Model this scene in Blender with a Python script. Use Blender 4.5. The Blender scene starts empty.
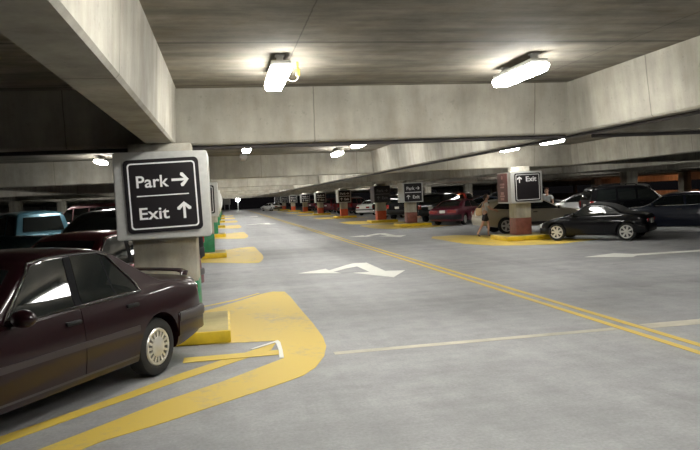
import bpy, bmesh, math, random
from mathutils import Vector, Matrix
random.seed(7)
S = bpy.context.scene
COL = S.collection
PI = math.pi
H_EYE = 1.78

# ---------------------------------------------------------------- camera
f_px, cx, cy = 680.0, 350.0, 225.0
d = Vector(((224 - cx) / f_px, -(203 - cy) / f_px, -1)).normalized()
Z = Vector((1, 0.046, 0)).cross(d).normalized()
if Z.y < 0: Z = -Z
X = d.cross(Z)
R = Matrix((X, d, Z))
cam_d = bpy.data.cameras.new('camera')
cam = bpy.data.objects.new('camera', cam_d)
COL.objects.link(cam)
cam_d.sensor_width = 36
cam_d.lens = f_px / 700 * 36
cam_d.clip_end = 600
cam_d.clip_start = 0.05
m4 = R.to_4x4(); m4.translation = (0, 0, H_EYE)
cam.matrix_world = m4
S.camera = cam
S.view_settings.view_transform = 'Standard'
S.view_settings.look = 'None'
S.view_settings.exposure = 2.0
S.view_settings.gamma = 1
S.view_settings.use_curve_mapping = False

# ---------------------------------------------------------------- materials
def new_mat(name):
    m = bpy.data.materials.new(name); m.use_nodes = True
    nt = m.node_tree
    return m, nt, nt.nodes['Principled BSDF']

def plain(name, col, rough=0.5, metal=0.0, coat=0.0, spec=0.5, noise=0.0, nscale=8):
    m, nt, b = new_mat(name)
    b.inputs['Base Color'].default_value = (*col, 1)
    b.inputs['Roughness'].default_value = rough
    b.inputs['Metallic'].default_value = metal
    b.inputs['Coat Weight'].default_value = coat
    b.inputs['Coat Roughness'].default_value = 0.06
    b.inputs['Specular IOR Level'].default_value = spec
    if noise:
        tc = nt.nodes.new('ShaderNodeTexCoord'); n = nt.nodes.new('ShaderNodeTexNoise')
        n.inputs['Scale'].default_value = nscale; n.inputs['Detail'].default_value = 6
        nt.links.new(tc.outputs['Object'], n.inputs['Vector'])
        r = nt.nodes.new('ShaderNodeValToRGB')
        r.color_ramp.elements[0].position = 0.3; r.color_ramp.elements[1].position = 0.7
        r.color_ramp.elements[0].color = (*[c * (1 - noise) for c in col], 1)
        r.color_ramp.elements[1].color = (*[min(1, c * (1 + noise)) for c in col], 1)
        nt.links.new(n.outputs['Fac'], r.inputs['Fac'])
        nt.links.new(r.outputs['Color'], b.inputs['Base Color'])
    return m

def emit(name, col, s):
    m, nt, b = new_mat(name)
    b.inputs['Base Color'].default_value = (0.8, 0.8, 0.8, 1)
    b.inputs['Emission Color'].default_value = (*col, 1)
    b.inputs['Emission Strength'].default_value = s
    return m

def N(nt, t, **kw):
    n = nt.nodes.new(t)
    for k, v in kw.items(): setattr(n, k, v)
    return n

def mathn(nt, op, a, b=None):
    n = N(nt, 'ShaderNodeMath', operation=op)
    for i, v in enumerate((a, b)):
        if v is None: continue
        if isinstance(v, (int, float)): n.inputs[i].default_value = v
        else: nt.links.new(v, n.inputs[i])
    return n.outputs[0]

def noise(nt, vec, scale, stretch=(1, 1, 1), detail=5, rough=0.6):
    mp = N(nt, 'ShaderNodeMapping'); mp.inputs['Scale'].default_value = stretch
    nt.links.new(vec, mp.inputs['Vector'])
    n = N(nt, 'ShaderNodeTexNoise'); n.inputs['Scale'].default_value = scale
    n.inputs['Detail'].default_value = detail; n.inputs['Roughness'].default_value = rough
    nt.links.new(mp.outputs[0], n.inputs['Vector'])
    return n.outputs['Fac']

def remap(nt, v, a, b, c, dd):
    n = N(nt, 'ShaderNodeMapRange'); nt.links.new(v, n.inputs[0])
    for i, q in enumerate((a, b, c, dd)): n.inputs[i + 1].default_value = q
    return n.outputs[0]

def concrete(name, base, streak=(1, 1, 1), seams=(), contrast=0.3, rough=0.85, streak_scale=1.2, specks=True, stain=0.0):
    """seams: list of (axis, pitch, offset, width)"""
    m, nt, b = new_mat(name)
    tc = N(nt, 'ShaderNodeTexCoord'); v = tc.outputs['Object']
    big = noise(nt, v, 0.55, detail=4)
    med = noise(nt, v, 4.0, detail=7, rough=0.7)
    st = noise(nt, v, streak_scale, streak, detail=5)
    f = remap(nt, big, 0.3, 0.7, 1 - contrast * 0.55, 1 + contrast * 0.45)
    f = mathn(nt, 'MULTIPLY', f, remap(nt, med, 0.25, 0.75, 1 - contrast * 0.4, 1 + contrast * 0.35))
    f = mathn(nt, 'MULTIPLY', f, remap(nt, st, 0.3, 0.7, 1 - contrast * 0.7, 1 + contrast * 0.5))
    if specks:
        sp = noise(nt, v, 16, detail=2)
        f = mathn(nt, 'MULTIPLY', f, remap(nt, sp, 0.62, 0.74, 1.0, 0.82))
    sep = N(nt, 'ShaderNodeSeparateXYZ'); nt.links.new(v, sep.inputs[0])
    for ax, pitch, off, wd in seams:
        wob = mathn(nt, 'MULTIPLY', mathn(nt, 'SUBTRACT', noise(nt, v, 3), 0.5), 0.03)
        t = mathn(nt, 'ADD', mathn(nt, 'ADD', sep.outputs[ax], off), wob)
        t = mathn(nt, 'ABSOLUTE', mathn(nt, 'SUBTRACT', mathn(nt, 'FRACT', mathn(nt, 'DIVIDE', t, pitch)), 0.5))
        f = mathn(nt, 'MULTIPLY', f, remap(nt, t, 0, wd / pitch, 0.45, 1.0))
    rgb = N(nt, 'ShaderNodeVectorMath', operation='SCALE')
    rgb.inputs[0].default_value = base
    nt.links.new(f, rgb.inputs['Scale'])
    if stain:
        sn = noise(nt, v, 1.7, (1, 1, 0.6), detail=6, rough=0.65)
        mx = N(nt, 'ShaderNodeMix', data_type='RGBA')
        nt.links.new(remap(nt, sn, 0.5, 0.72, 0, stain), mx.inputs[0])
        nt.links.new(rgb.outputs[0], mx.inputs[6]); mx.inputs[7].default_value = (0.17, 0.115, 0.055, 1)
        nt.links.new(mx.outputs[2], b.inputs['Base Color'])
    else:
        nt.links.new(rgb.outputs[0], b.inputs['Base Color'])
    b.inputs['Roughness'].default_value = rough
    b.inputs['Specular IOR Level'].default_value = 0.3
    bp = N(nt, 'ShaderNodeBump'); bp.inputs['Strength'].default_value = 0.25; bp.inputs['Distance'].default_value = 0.01
    nt.links.new(med, bp.inputs['Height']); nt.links.new(bp.outputs[0], b.inputs['Normal'])
    return m

def paint_marking(name, col, wear=0.5):
    m, nt, b = new_mat(name)
    tc = N(nt, 'ShaderNodeTexCoord'); v = tc.outputs['Object']
    a = noise(nt, v, 1.1, (1, 0.5, 1), detail=8, rough=0.7)
    c = noise(nt, v, 9, detail=6, rough=0.7)
    w = mathn(nt, 'ADD', mathn(nt, 'MULTIPLY', a, 0.7), mathn(nt, 'MULTIPLY', c, 0.3))
    w = remap(nt, w, 0.52, 0.66, 0, wear)
    mx = N(nt, 'ShaderNodeMix', data_type='RGBA')
    nt.links.new(w, mx.inputs[0])
    mx.inputs[6].default_value = (*col, 1)
    g = [0.33 * 0.45 + c_ * 0.55 for c_ in col]
    mx.inputs[7].default_value = (g[0] * 0.8, g[1] * 0.8, g[2] * 0.8 + 0.02, 1)
    nt.links.new(mx.outputs[2], b.inputs['Base Color'])
    b.inputs['Roughness'].default_value = 0.6
    return m

M = {}
CONC = (0.36, 0.34, 0.29)
M['beam_x'] = concrete('beam concrete', CONC, (2.2, 2.2, 0.4), [(0, 3.3, 0.35, 0.012)], 0.32, stain=0.25)
M['beam_y'] = concrete('long beam concrete', CONC, (2.5, 2.5, 0.4), [(1, 3.05, 0.1, 0.014)], 0.34, stain=0.2)
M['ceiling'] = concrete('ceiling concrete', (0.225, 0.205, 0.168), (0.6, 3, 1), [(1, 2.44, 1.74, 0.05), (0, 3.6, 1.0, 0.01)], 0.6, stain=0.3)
M['column'] = concrete('column concrete', (0.42, 0.40, 0.34), (3, 3, 0.4), [], 0.4, stain=0.75)
M['curb_top'] = concrete('kerb concrete', (0.42, 0.35, 0.17), (1, 1, 1), [], 0.3)
M['wall'] = concrete('wall concrete', (0.30, 0.27, 0.23), (3, 3, 0.4), [], 0.3)

def floor_mat():
    m, nt, b = new_mat('floor concrete')
    tc = N(nt, 'ShaderNodeTexCoord'); v = tc.outputs['Object']
    big = noise(nt, v, 0.22, (1, 0.6, 1), detail=5)
    lane = noise(nt, v, 1.0, (1.1, 0.06, 1), detail=4)
    cross = noise(nt, v, 0.8, (0.15, 1.4, 1), detail=5)
    med = noise(nt, v, 3.0, detail=8, rough=0.72)
    fine = noise(nt, v, 34, detail=4, rough=0.7)
    f = remap(nt, big, 0.3, 0.7, 0.86, 1.12)
    f = mathn(nt, 'MULTIPLY', f, remap(nt, lane, 0.3, 0.7, 0.86, 1.1))
    f = mathn(nt, 'MULTIPLY', f, remap(nt, cross, 0.3, 0.7, 0.84, 1.12))
    f = mathn(nt, 'MULTIPLY', f, remap(nt, med, 0.3, 0.7, 0.82, 1.12))
    f = mathn(nt, 'MULTIPLY', f, remap(nt, fine, 0.3, 0.7, 0.84, 1.12))
    st = noise(nt, v, 0.9, detail=5, rough=0.55)
    f = mathn(nt, 'MULTIPLY', f, remap(nt, st, 0.63, 0.74, 1.0, 0.72))
    rgb = N(nt, 'ShaderNodeVectorMath', operation='SCALE')
    rgb.inputs[0].default_value = (0.305, 0.306, 0.308)
    nt.links.new(f, rgb.inputs['Scale'])
    nt.links.new(rgb.outputs[0], b.inputs['Base Color'])
    nt.links.new(remap(nt, big, 0.3, 0.7, 0.5, 0.68), b.inputs['Roughness'])
    b.inputs['Specular IOR Level'].default_value = 0.35
    bp = N(nt, 'ShaderNodeBump'); bp.inputs['Strength'].default_value = 0.15; bp.inputs['Distance'].default_value = 0.008
    nt.links.new(med, bp.inputs['Height']); nt.links.new(bp.outputs[0], b.inputs['Normal'])
    return m
M['floor'] = floor_mat()
M['joint'] = concrete('joint mortar', (0.50, 0.47, 0.38), (1, 1, 1), [], 0.35)
M['yellow'] = paint_marking('yellow floor paint', (0.60, 0.43, 0.07), 1.0)
M['yellow_line'] = paint_marking('yellow line paint', (0.60, 0.43, 0.06), 0.6)
M['yellow_curb'] = plain('yellow kerb paint', (0.66, 0.46, 0.015), 0.5, noise=0.18, nscale=5)
M['white_paint'] = paint_marking('white road paint', (0.72, 0.72, 0.66), 0.4)
M['green'] = plain('green base paint', (0.02, 0.20, 0.085), 0.45, noise=0.2)
M['brick'] = plain('brown red base paint', (0.19, 0.062, 0.042), 0.55, noise=0.2)
M['orange'] = plain('orange red base paint', (0.50, 0.085, 0.03), 0.5, noise=0.15)
M['sign_metal'] = plain('brushed sign housing', (0.56, 0.56, 0.54), 0.42, metal=0.35, noise=0.06, nscale=20)
M['sign_black'] = plain('sign face black', (0.012, 0.010, 0.012), 0.35)
M['sign_dark'] = plain('dark sign housing', (0.06, 0.05, 0.055), 0.5)
M['sign_white'] = plain('sign lettering white', (0.80, 0.80, 0.80), 0.45)
M['sign_grey'] = plain('sign lettering grey', (0.16, 0.16, 0.17), 0.5)
M['sign_brown'] = plain('sign panel brown', (0.13, 0.055, 0.048), 0.5)
M['sign_pink'] = plain('sign mark pale red', (0.42, 0.23, 0.21), 0.5)
M['lamp'] = emit('lit diffuser', (1.0, 0.985, 0.93), 20)
M['lamp_off'] = plain('unlit diffuser', (0.55, 0.50, 0.45), 0.4)
M['lamp_house'] = plain('lamp housing grey', (0.42, 0.42, 0.40), 0.45, noise=0.08)
M['sodium'] = emit('sodium lamp glow', (1.0, 0.36, 0.13), 45)
M['globe'] = emit('street globe glow', (1.0, 0.98, 0.92), 14)
M['conduit'] = plain('conduit and shadow line dark', (0.045, 0.04, 0.04), 0.55, noise=0.2)  # shared by the long-beam pipe and the crossbeam shadow lines
M['brass'] = plain('brass box', (0.45, 0.34, 0.08), 0.45, metal=0.4, noise=0.1)
M['cable'] = plain('pale cable', (0.45, 0.44, 0.38), 0.5)
# car materials
def car_paint(name, col, metal=0.35, rough=0.32, coat=0.8, spec=0.4):
    return plain(name, col, rough, metal, coat=coat, spec=spec)
M['p_burgundy'] = car_paint('burgundy paint', (0.0125, 0.0024, 0.004), 0.1, 0.35, 0.6, 0.2)
M['p_red'] = car_paint('deep red paint', (0.15, 0.009, 0.017))
M['p_teal'] = car_paint('teal paint', (0.045, 0.125, 0.165))
M['p_gold'] = car_paint('champagne gold paint', (0.44, 0.39, 0.29), 0.5)
M['p_black'] = car_paint('black paint', (0.0025, 0.0025, 0.0035), 0.0, 0.4, 0.45, 0.1)
M['p_navy'] = car_paint('navy paint', (0.006, 0.009, 0.02), 0.1, 0.4, 0.6, 0.2)
M['p_maroon'] = car_paint('maroon paint', (0.13, 0.014, 0.03))
M['p_silver'] = car_paint('silver paint', (0.48, 0.48, 0.48), 0.6)
M['p_white'] = car_paint('white paint', (0.72, 0.72, 0.70), 0.0)
M['p_grey'] = car_paint('dark grey paint', (0.06, 0.062, 0.07), 0.4)
M['p_blue'] = car_paint('dull blue paint', (0.03, 0.05, 0.10))
M['glass'] = plain('tinted glass', (0.008, 0.010, 0.010), 0.03, spec=0.5, coat=0.0)
M['chrome'] = plain('chrome trim', (0.72, 0.72, 0.72), 0.15, metal=1.0)
M['black_trim'] = plain('black rubber trim', (0.008, 0.008, 0.009), 0.5, spec=0.25)
M['grey_trim'] = plain('grey rubbing strip', (0.035, 0.026, 0.028), 0.4)
M['strip_grey'] = plain('bumper strip grey', (0.05, 0.043, 0.045), 0.45)
M['pillar'] = plain('window pillar black', (0.006, 0.006, 0.007), 0.75, spec=0.08)
M['tire'] = plain('tyre rubber', (0.012, 0.012, 0.012), 0.8, noise=0.2, nscale=20)
M['alloy'] = plain('wheel cover silver', (0.62, 0.61, 0.57), 0.32, metal=0.6)
M['alloy_dark'] = plain('wheel slots dark', (0.03, 0.03, 0.03), 0.6)
M['tail'] = plain('tail lamp red', (0.28, 0.012, 0.012), 0.12, coat=1.0)
M['head'] = plain('headlamp clear', (0.62, 0.64, 0.66), 0.1, metal=0.4, coat=1.0)
M['plate'] = plain('licence plate white', (0.72, 0.70, 0.66), 0.4)
M['fabric_top'] = plain('soft top fabric', (0.065, 0.066, 0.066), 0.9, noise=0.15, nscale=40)
M['bed'] = plain('bed liner grey', (0.16, 0.16, 0.165), 0.6, noise=0.1)
M['skin'] = plain('skin', (0.48, 0.27, 0.19), 0.5)
M['hair'] = plain('dark hair', (0.030, 0.016, 0.011), 0.55, noise=0.2, nscale=40)
M['hair_red'] = plain('reddish brown hair', (0.085, 0.03, 0.018), 0.55, noise=0.2, nscale=40)
M['shirt_grey'] = plain('light grey shirt', (0.48, 0.48, 0.47), 0.8, noise=0.06)
M['shirt_pale'] = plain('pale shirt', (0.62, 0.65, 0.66), 0.8, noise=0.06)
M['shorts'] = plain('dark shorts', (0.018, 0.015, 0.017), 0.8, noise=0.1)
M['shoe'] = plain('dark shoes', (0.03, 0.022, 0.02), 0.6)
M['bag'] = plain('tan bag', (0.42, 0.29, 0.16), 0.6, noise=0.12)
M['eye'] = plain('eye', (0.02, 0.015, 0.012), 0.2)

# ---------------------------------------------------------------- helpers
class MB:
    def __init__(s): s.bm = bmesh.new()
    def box(s, lo, hi, bev=0.0, seg=2):
        c = [(a + b) / 2 for a, b in zip(lo, hi)]; sz = [b - a for a, b in zip(lo, hi)]
        r = bmesh.ops.create_cube(s.bm, size=1, matrix=Matrix.Translation(c) @ Matrix.Diagonal((*sz, 1)))
        if bev:
            vs = set(r['verts'])
            es = [e for e in s.bm.edges if e.verts[0] in vs and e.verts[1] in vs]
            bmesh.ops.bevel(s.bm, geom=es, offset=bev, segments=seg, affect='EDGES', profile=0.5)
        return s
    def poly(s, pts):
        return s.bm.faces.new([s.bm.verts.new(p) for p in pts])
    def prism(s, pts, vec):
        """closed prism: polygon pts (3D) extruded by vec"""
        vec = Vector(vec)
        a = [s.bm.verts.new(p) for p in pts]; b = [s.bm.verts.new(Vector(p) + vec) for p in pts]
        n = len(pts)
        s.bm.faces.new(a); s.bm.faces.new(b[::-1])
        for i in range(n): s.bm.faces.new((a[i], b[i], b[(i + 1) % n], a[(i + 1) % n]))
        return s
    def tube(s, pts, r, n=8, closed=False):
        pts = [Vector(p) for p in pts]; rings = []
        up0 = None
        for i, p in enumerate(pts):
            if closed: t = pts[(i + 1) % len(pts)] - pts[i - 1]
            else: t = pts[min(i + 1, len(pts) - 1)] - pts[max(i - 1, 0)]
            t.normalize()
            if up0 is None:
                up0 = Vector((0, 0, 1)) if abs(t.z) < 0.9 else Vector((1, 0, 0))
            u = (up0 - t * up0.dot(t))
            if u.length < 1e-4: u = t.orthogonal()
            u.normalize(); w = t.cross(u); up0 = u
            rr = r[i] if isinstance(r, (list, tuple)) else r
            rings.append([s.bm.verts.new(p + u * rr * math.cos(a * 2 * PI / n) + w * rr * math.sin(a * 2 * PI / n)) for a in range(n)])
        k = len(rings)
        for i in range(k if closed else k - 1):
            A, B = rings[i], rings[(i + 1) % k]
            for j in range(n): s.bm.faces.new((A[j], A[(j + 1) % n], B[(j + 1) % n], B[j]))
        if not closed:
            s.bm.faces.new(rings[0][::-1]); s.bm.faces.new(rings[-1])
        return s
    def lathe_y(s, prof, n=32, closed=True):
        """prof: list of (radius, y); around the Y axis"""
        rings = []
        for r, y in prof:
            rings.append([s.bm.verts.new((r * math.cos(a * 2 * PI / n), y, r * math.sin(a * 2 * PI / n))) for a in range(n)])
        k = len(rings)
        for i in range(k if closed else k - 1):
            A, B = rings[i], rings[(i + 1) % k]
            for j in range(n): s.bm.faces.new((A[j], A[(j + 1) % n], B[(j + 1) % n], B[j]))
        if not closed:
            s.bm.faces.new(rings[0]); s.bm.faces.new(rings[-1][::-1])
        return s
    def sphere(s, c, r, sc=(1, 1, 1), u=16, v=10):
        bmesh.ops.create_uvsphere(s.bm, u_segments=u, v_segments=v, radius=r, matrix=Matrix.Translation(c) @ Matrix.Diagonal((*sc, 1)))
        return s
    def mesh(s, name, mat, smooth=True, angle=35):
        bmesh.ops.recalc_face_normals(s.bm, faces=s.bm.faces[:])
        me = bpy.data.meshes.new(name); s.bm.to_mesh(me); s.bm.free()
        if mat: me.materials.append(mat)
        if smooth:
            me.shade_smooth(); me.set_sharp_from_angle(angle=math.radians(angle))
        return me
    def build(s, name, mat, parent=None, smooth=True, angle=35, loc=None):
        return link(name, s.mesh(name, mat, smooth, angle), parent, loc)

def link(name, me, parent=None, loc=None):
    o = bpy.data.objects.new(name, me); COL.objects.link(o)
    if parent: o.parent = parent
    if loc is not None: o.location = loc
    return o

def tag(o, label=None, cat=None, group=None, kind=None):
    if label: o['label'] = label
    if cat: o['category'] = cat
    if group: o['group'] = group
    if kind: o['kind'] = kind
    return o

def thing(name, label, cat, loc=(0, 0, 0), rz=0, group=None):
    o = bpy.data.objects.new(name, None); COL.objects.link(o)
    o.empty_display_size = 0.2
    o.location = loc; o.rotation_euler = (0, 0, rz)
    return tag(o, label, cat, group)

def kids(o): return [c for c in bpy.data.objects if c.parent == o]

def copy_tree(o, parent=None, swap=None, tree=None):
    c = o.copy(); COL.objects.link(c)
    if parent: c.parent = parent
    if swap and o.type == 'MESH' and o.data.materials and o.data.materials[0] in swap:
        c.material_slots[0].link = 'OBJECT'; c.material_slots[0].material = swap[o.data.materials[0]]
    for ch in kids(o): copy_tree(ch, c, swap)
    return c

def struct(o, label=None):
    o['kind'] = 'structure'
    if label: o['label'] = label
    return o

ORD = ['first', 'second', 'third', 'fourth', 'fifth', 'sixth', 'seventh', 'eighth', 'ninth', 'tenth', 'eleventh', 'twelfth', 'thirteenth', 'fourteenth', 'fifteenth', 'sixteenth', 'seventeenth', 'eighteenth', 'nineteenth', 'twentieth', 'twenty first', 'twenty second', 'twenty third', 'twenty fourth']

# ---------------------------------------------------------------- room shell
Y0, Y1 = -9.0, 150.0
X0, X1 = -34.0, 48.0
BZ, CZ = 2.59, 3.34
PITCH = 13.75
struct(MB().box((X0, Y0, -0.25), (X1, Y1 + 25, 0)).build('floor', M['floor'], smooth=False))
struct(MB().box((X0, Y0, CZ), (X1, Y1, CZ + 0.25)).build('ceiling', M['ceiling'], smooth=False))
struct(MB().box((X0 - 0.3, Y0, 0), (X0, Y1, CZ)).build('wall_left', M['wall'], smooth=False))
wr_ = MB().box((X1, Y0, 1.98), (X1 + 0.3, Y1, CZ)).box((X1, Y0, 0), (X1 + 0.3, Y1, 0.95))
for k in range(12): wr_.box((X1 + 0.02, Y0 + k * 13.75, 0.9), (X1 + 0.28, Y0 + k * 13.75 + 0.6, 2.0))
struct(wr_.build('wall_right', M['wall'], smooth=False))
struct(MB().box((X0, Y0 - 0.3, 0), (X1, Y0, CZ)).build('wall_back', M['wall'], smooth=False))
cross_y = [9.5 + PITCH * k for k in range(-1, 11)]
for y in cross_y:
    b = MB(); z0 = BZ - 0.004; c = 0.025
    pr = [(y + c, z0), (y + 0.46 - c, z0), (y + 0.46, z0 + c), (y + 0.52, CZ), (y - 0.06, CZ), (y, z0 + c)]
    b.prism([(X0, p[0], p[1]) for p in pr], (X1 - X0, 0, 0))
    struct(b.build('ceiling_crossbeam', M['beam_x'], smooth=False))
for x in (-28.2, -21.4, -14.6, -7.78, -0.97, 5.18, 12.7, 19.6, 26.4, 33.2, 40):
    b = MB(); c = 0.025; w = 0.37
    pr = [(x + c, BZ), (x + w - c, BZ), (x + w, BZ + c), (x + w + 0.05, CZ), (x - 0.07, CZ), (x, BZ + c)]
    b.prism([(p[0], Y0, p[1]) for p in pr], (0, Y1 - Y0, 0))
    struct(b.build('ceiling_long_beam', M['beam_y'], smooth=False))

# conduit under the long beam, dark tubes drawn as crossbeam shadow lines
def conduit(pts, r, label):
    b = MB().tube(pts, r, 8)
    return tag(b.build('ceiling_conduit_and_shadow_line', M['conduit']), label, 'conduit')
conduit([(5.36, -8.5, 2.563), (5.36, 80, 2.563)], 0.022, 'dark conduit pipe running along the underside of the long beam over the double yellow line')
conduit([(-12, 9.62, 2.55), (5.15, 9.62, 2.55)], 0.028, 'thin dark tube drawn as a shadow line under the nearest crossbeam, above the large left sign')  # no pipe here: dark tube drawn as the crossbeam's shadow line
conduit([(5.6, 9.62, 2.55), (30, 9.62, 2.55)], 0.028, 'thin dark tube drawn as a shadow line under the nearest crossbeam at the right of the photo')  # dark tube again stands for the shadow under the beam

# ---------------------------------------------------------------- lamps
def lamp_proto(mat, name):
    r = thing('ceiling_light', name, 'light')
    b = MB(); b.box((-0.105, -0.55, -0.072), (0.105, 0.55, -0.005), 0.012)
    b.build('housing', M['lamp_house'], r)
    b = MB()
    pr = [(-0.112, 0), (0.112, 0), (0.112, -0.035), (0.085, -0.085), (-0.085, -0.085), (-0.112, -0.035)]
    b.prism([(p[0], -0.56, p[1] - 0.07) for p in pr], (0, 1.12, 0))
    b.build('diffuser', mat, r, smooth=False)
    for y in (-0.42, 0.42):
        b = MB(); b.box((-0.035, y - 0.03, 0), (0.035, y + 0.03, 0.072), 0.004); b.box((-0.05, y - 0.05, 0.055), (0.05, y + 0.05, 0.069))
        b.build('bracket', M['lamp_house'], r, smooth=False)
    return r
lamp0 = lamp_proto(M['lamp'], 'x'); lamp1 = lamp_proto(M['lamp_off'], 'x')
used = {'on': False, 'off': False}
def lamp(x, y, label, on=True, group=None):
    k = 'on' if on else 'off'; src = lamp0 if on else lamp1
    o = src if not used[k] else copy_tree(src)
    used[k] = True
    o.location = (x, y, CZ - 0.073); o['label'] = label
    if group: o['group'] = group
    elif 'group' in o: del o['group']
    return o
rows = [(0.67, 'above the oncoming lane left of the arrows', 'over the left lane'), (3.6, 'beside the long beam above the double yellow line', 'over the yellow line'),
        (9.6, 'above the signed columns of the right row', 'over the right row of columns')]
lamp(0.67, 7.8, 'large lit ceiling light nearest the camera, at top centre left with a looped cable')
lamp(3.6, 7.8, 'large lit ceiling light at top right, in front of the nearest crossbeam')
lamp(0.67, 3.6, 'lit ceiling light just above the top of the photo, glow on the ceiling, left lane')
lamp(3.6, 3.6, 'lit ceiling light close to the camera above the yellow line, out at the top right')
lamp(0.67, 18.2, 'small lit square-ended ceiling light right of the large left sign, beyond the nearest crossbeam')
lamp(0.67, 21.8, 'unlit pinkish ceiling light hanging just beyond the small lit light right of the large sign', on=False)
lamp(3.6, 17.8, 'lit ceiling light, right and nearer one of the pair beyond the nearest crossbeam')
lamp(3.6, 21.3, 'lit ceiling light, left and farther one of the pair beyond the nearest crossbeam')
lamp(9.6, 13.0, 'added unseen fill light behind the long right beam, nearer than the two slim ones')  # unseen lamp added to brighten the gold crossover and right row
lamp(9.75, 19.0, 'slim lit ceiling light under the corner of the right beam, nearer of two')
lamp(9.72, 22.05, 'slim lit ceiling light above the brown-sided Exit sign, farther of two')
lamp(9.6, 5.5, 'lit ceiling light in the right bay beside the camera, hidden by the long beam')
lamp(-3.55, 21.4, 'lit ceiling light at left, just left of the large Park and Exit sign')
lamp(0.67, 13.3, 'added unseen ceiling light of the left lane right behind the nearest crossbeam')  # unseen lamp added to even out the floor light
lamp(3.6, 13.3, 'added unseen ceiling light over the yellow line just behind the nearest crossbeam')  # likewise unseen, added to brighten the middle of the floor
cnt = {0: 4, 1: 5, 2: 3}
for k in range(2, 10):
    yc = 9.5 + PITCH * k
    for i, (x, where, short) in enumerate(rows):
        for off in ((-1.9, -5.6, -9.8) if i < 2 else (-4.5,)):  # last lane offset: hidden lamps added for more even floor light
            if k > 5 and off == -5.6 or k > 7 and off == -9.8: continue
            cnt[i] += 1
            lamp(x, yc + off, 'lit ceiling light %s, %s from the front' % (short, ORD[cnt[i] - 1]))
for (x, ys, where) in ((-4.2, (50, 78), 'in the dim left bay'), (-11, (34, 62), 'in the second bay to the left'),
                       (-18, (44,), 'in the far left bay'),
                       (16.2, (27, 33, 47, 62, 77, 92), 'over the second row of cars on the right'), (23, (30, 45, 60, 76), 'in the third bay to the right'),
                       (30, (34, 52, 70), 'in the fourth bay to the right')):
    for n, y in enumerate(ys):
        lamp(x, y, 'lit ceiling light %s, %s from front' % (where, ORD[n]))
# brass box and loop of cable beside the near lamp
r = thing('junction_box', 'small brass junction box with a looped pale cable beside the near left ceiling light', 'box', (0.90, 7.75, CZ - 0.12))
MB().box((-0.025, -0.025, -0.04), (0.025, 0.025, 0.04), 0.005).build('box_body', M['brass'], r)
MB().tube([(0, 0, 0.03), (0, 0, 0.12)], 0.012, 8).build('stem', M['brass'], r)
MB().tube([(0.0, 0, -0.03)] + [(-0.06 + 0.06 * math.cos(a), 0.0, -0.05 - 0.05 * math.sin(a)) for a in [i * PI / 8 for i in range(9)]] + [(-0.15, 0, -0.03)], 0.006, 6).build('cable', M['cable'], r)

# ---------------------------------------------------------------- floor markings
PT = 0.004
def marking(name, polys, mat, label, cat, off=(0, 0), group=None, z=0.0):
    b = MB()
    for p in polys:
        b.prism([(q[0] + off[0], q[1] + off[1], z + 0.0005) for q in p], (0, 0, PT))
    b.bm.normal_update()
    bmesh.ops.triangulate(b.bm, faces=[f_ for f_ in b.bm.faces if len(f_.verts) > 4])
    o = b.build(name, mat, smooth=False)
    return tag(o, label, cat, group)
isl_main = [(-0.95, 8.82), (-0.07, 8.72), (0.55, 8.62), (0.56, 7.62), (0.53, 7.58), (-0.08, 6.88), (-0.63, 6.35), (-1.47, 5.35), (-2.6, 4.0), (-2.2, 3.95), (-1.2, 5.2),
            (-1.0, 5.42), (-0.57, 5.72), (0.01, 6.2), (0.47, 6.58), (0.7, 6.8), (0.86, 7.08), (1.02, 7.55), (1.12, 8.06), (1.16, 8.62), (1.16, 9.63), (1.13, 10.93), (1.11, 12.44), (1.07, 13.2), (0.85, 13.34), (0.62, 13.12),
            (0.1, 12.25), (-0.55, 11.3), (-0.95, 10.8)]
stripe_thin = [(-3.3, 4.05), (-3.1, 4.0), (-1.79, 5.58), (-1.03, 6.47), (-0.53, 7.04), (0.46, 8.11), (0.55, 8.5), (-0.55, 7.33), (-1.06, 6.68), (-1.85, 5.78)]
stripe_short = [(-0.55, 7.80), (0.2, 7.80), (0.54, 7.80), (0.545, 8.05), (0.3, 8.05), (-0.55, 8.05)]
stripe_back = [(-0.62, 11.78), (0.14, 12.5), (0.6, 13.22), (0.55, 13.26), (0.08, 12.58), (-0.66, 11.86)]
wh = ['nearest the camera with a rounded nose', 'second from the camera, behind the big left sign', 'third from the camera on the left', 'fourth from the camera on the left', 'fifth from the camera on the left', 'sixth from the camera on the left', 'seventh from the camera on the left']
isl_far = [(-0.95, 7.45), (-0.3, 6.95), (0.5, 6.25), (0.9, 6.1), (1.02, 6.7), (1.12, 7.6), (1.16, 8.62), (1.16, 9.63), (1.13, 10.93), (1.11, 12.44), (1.07, 13.2), (0.85, 13.34), (0.62, 13.12),
           (0.1, 12.25), (-0.55, 11.3), (-0.95, 10.8)]
for k in range(7):
    marking('painted_island', [isl_main if k == 0 else isl_far, stripe_back], M['yellow'], 'worn yellow painted parking island, ' + wh[k], 'floor marking', (0, PITCH * k), 'left yellow islands')
marking('stall_line', [stripe_thin], M['yellow_line'], 'narrow yellow stall line beside the burgundy sedan, ending in a white V', 'floor marking', z=0.0008)
marking('stall_line', [stripe_short], M['yellow_line'], 'short yellow stripe crossing the narrow stall line behind the burgundy sedan', 'floor marking', z=0.0052)
marking('white_tick', [[(0.50, 8.52), (0.58, 8.60), (0.60, 8.48), (0.545, 8.43)], [(0.545, 8.45), (0.60, 8.48), (0.59, 8.0), (0.57, 7.6), (0.52, 7.62), (0.545, 8.0)], [(0.5, 8.52), (0.53, 8.47), (0.25, 8.19), (0.21, 8.2)]],
        M['white_paint'], 'thin white painted V at the end of the narrow yellow stripe', 'floor marking', z=0.0096)
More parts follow.
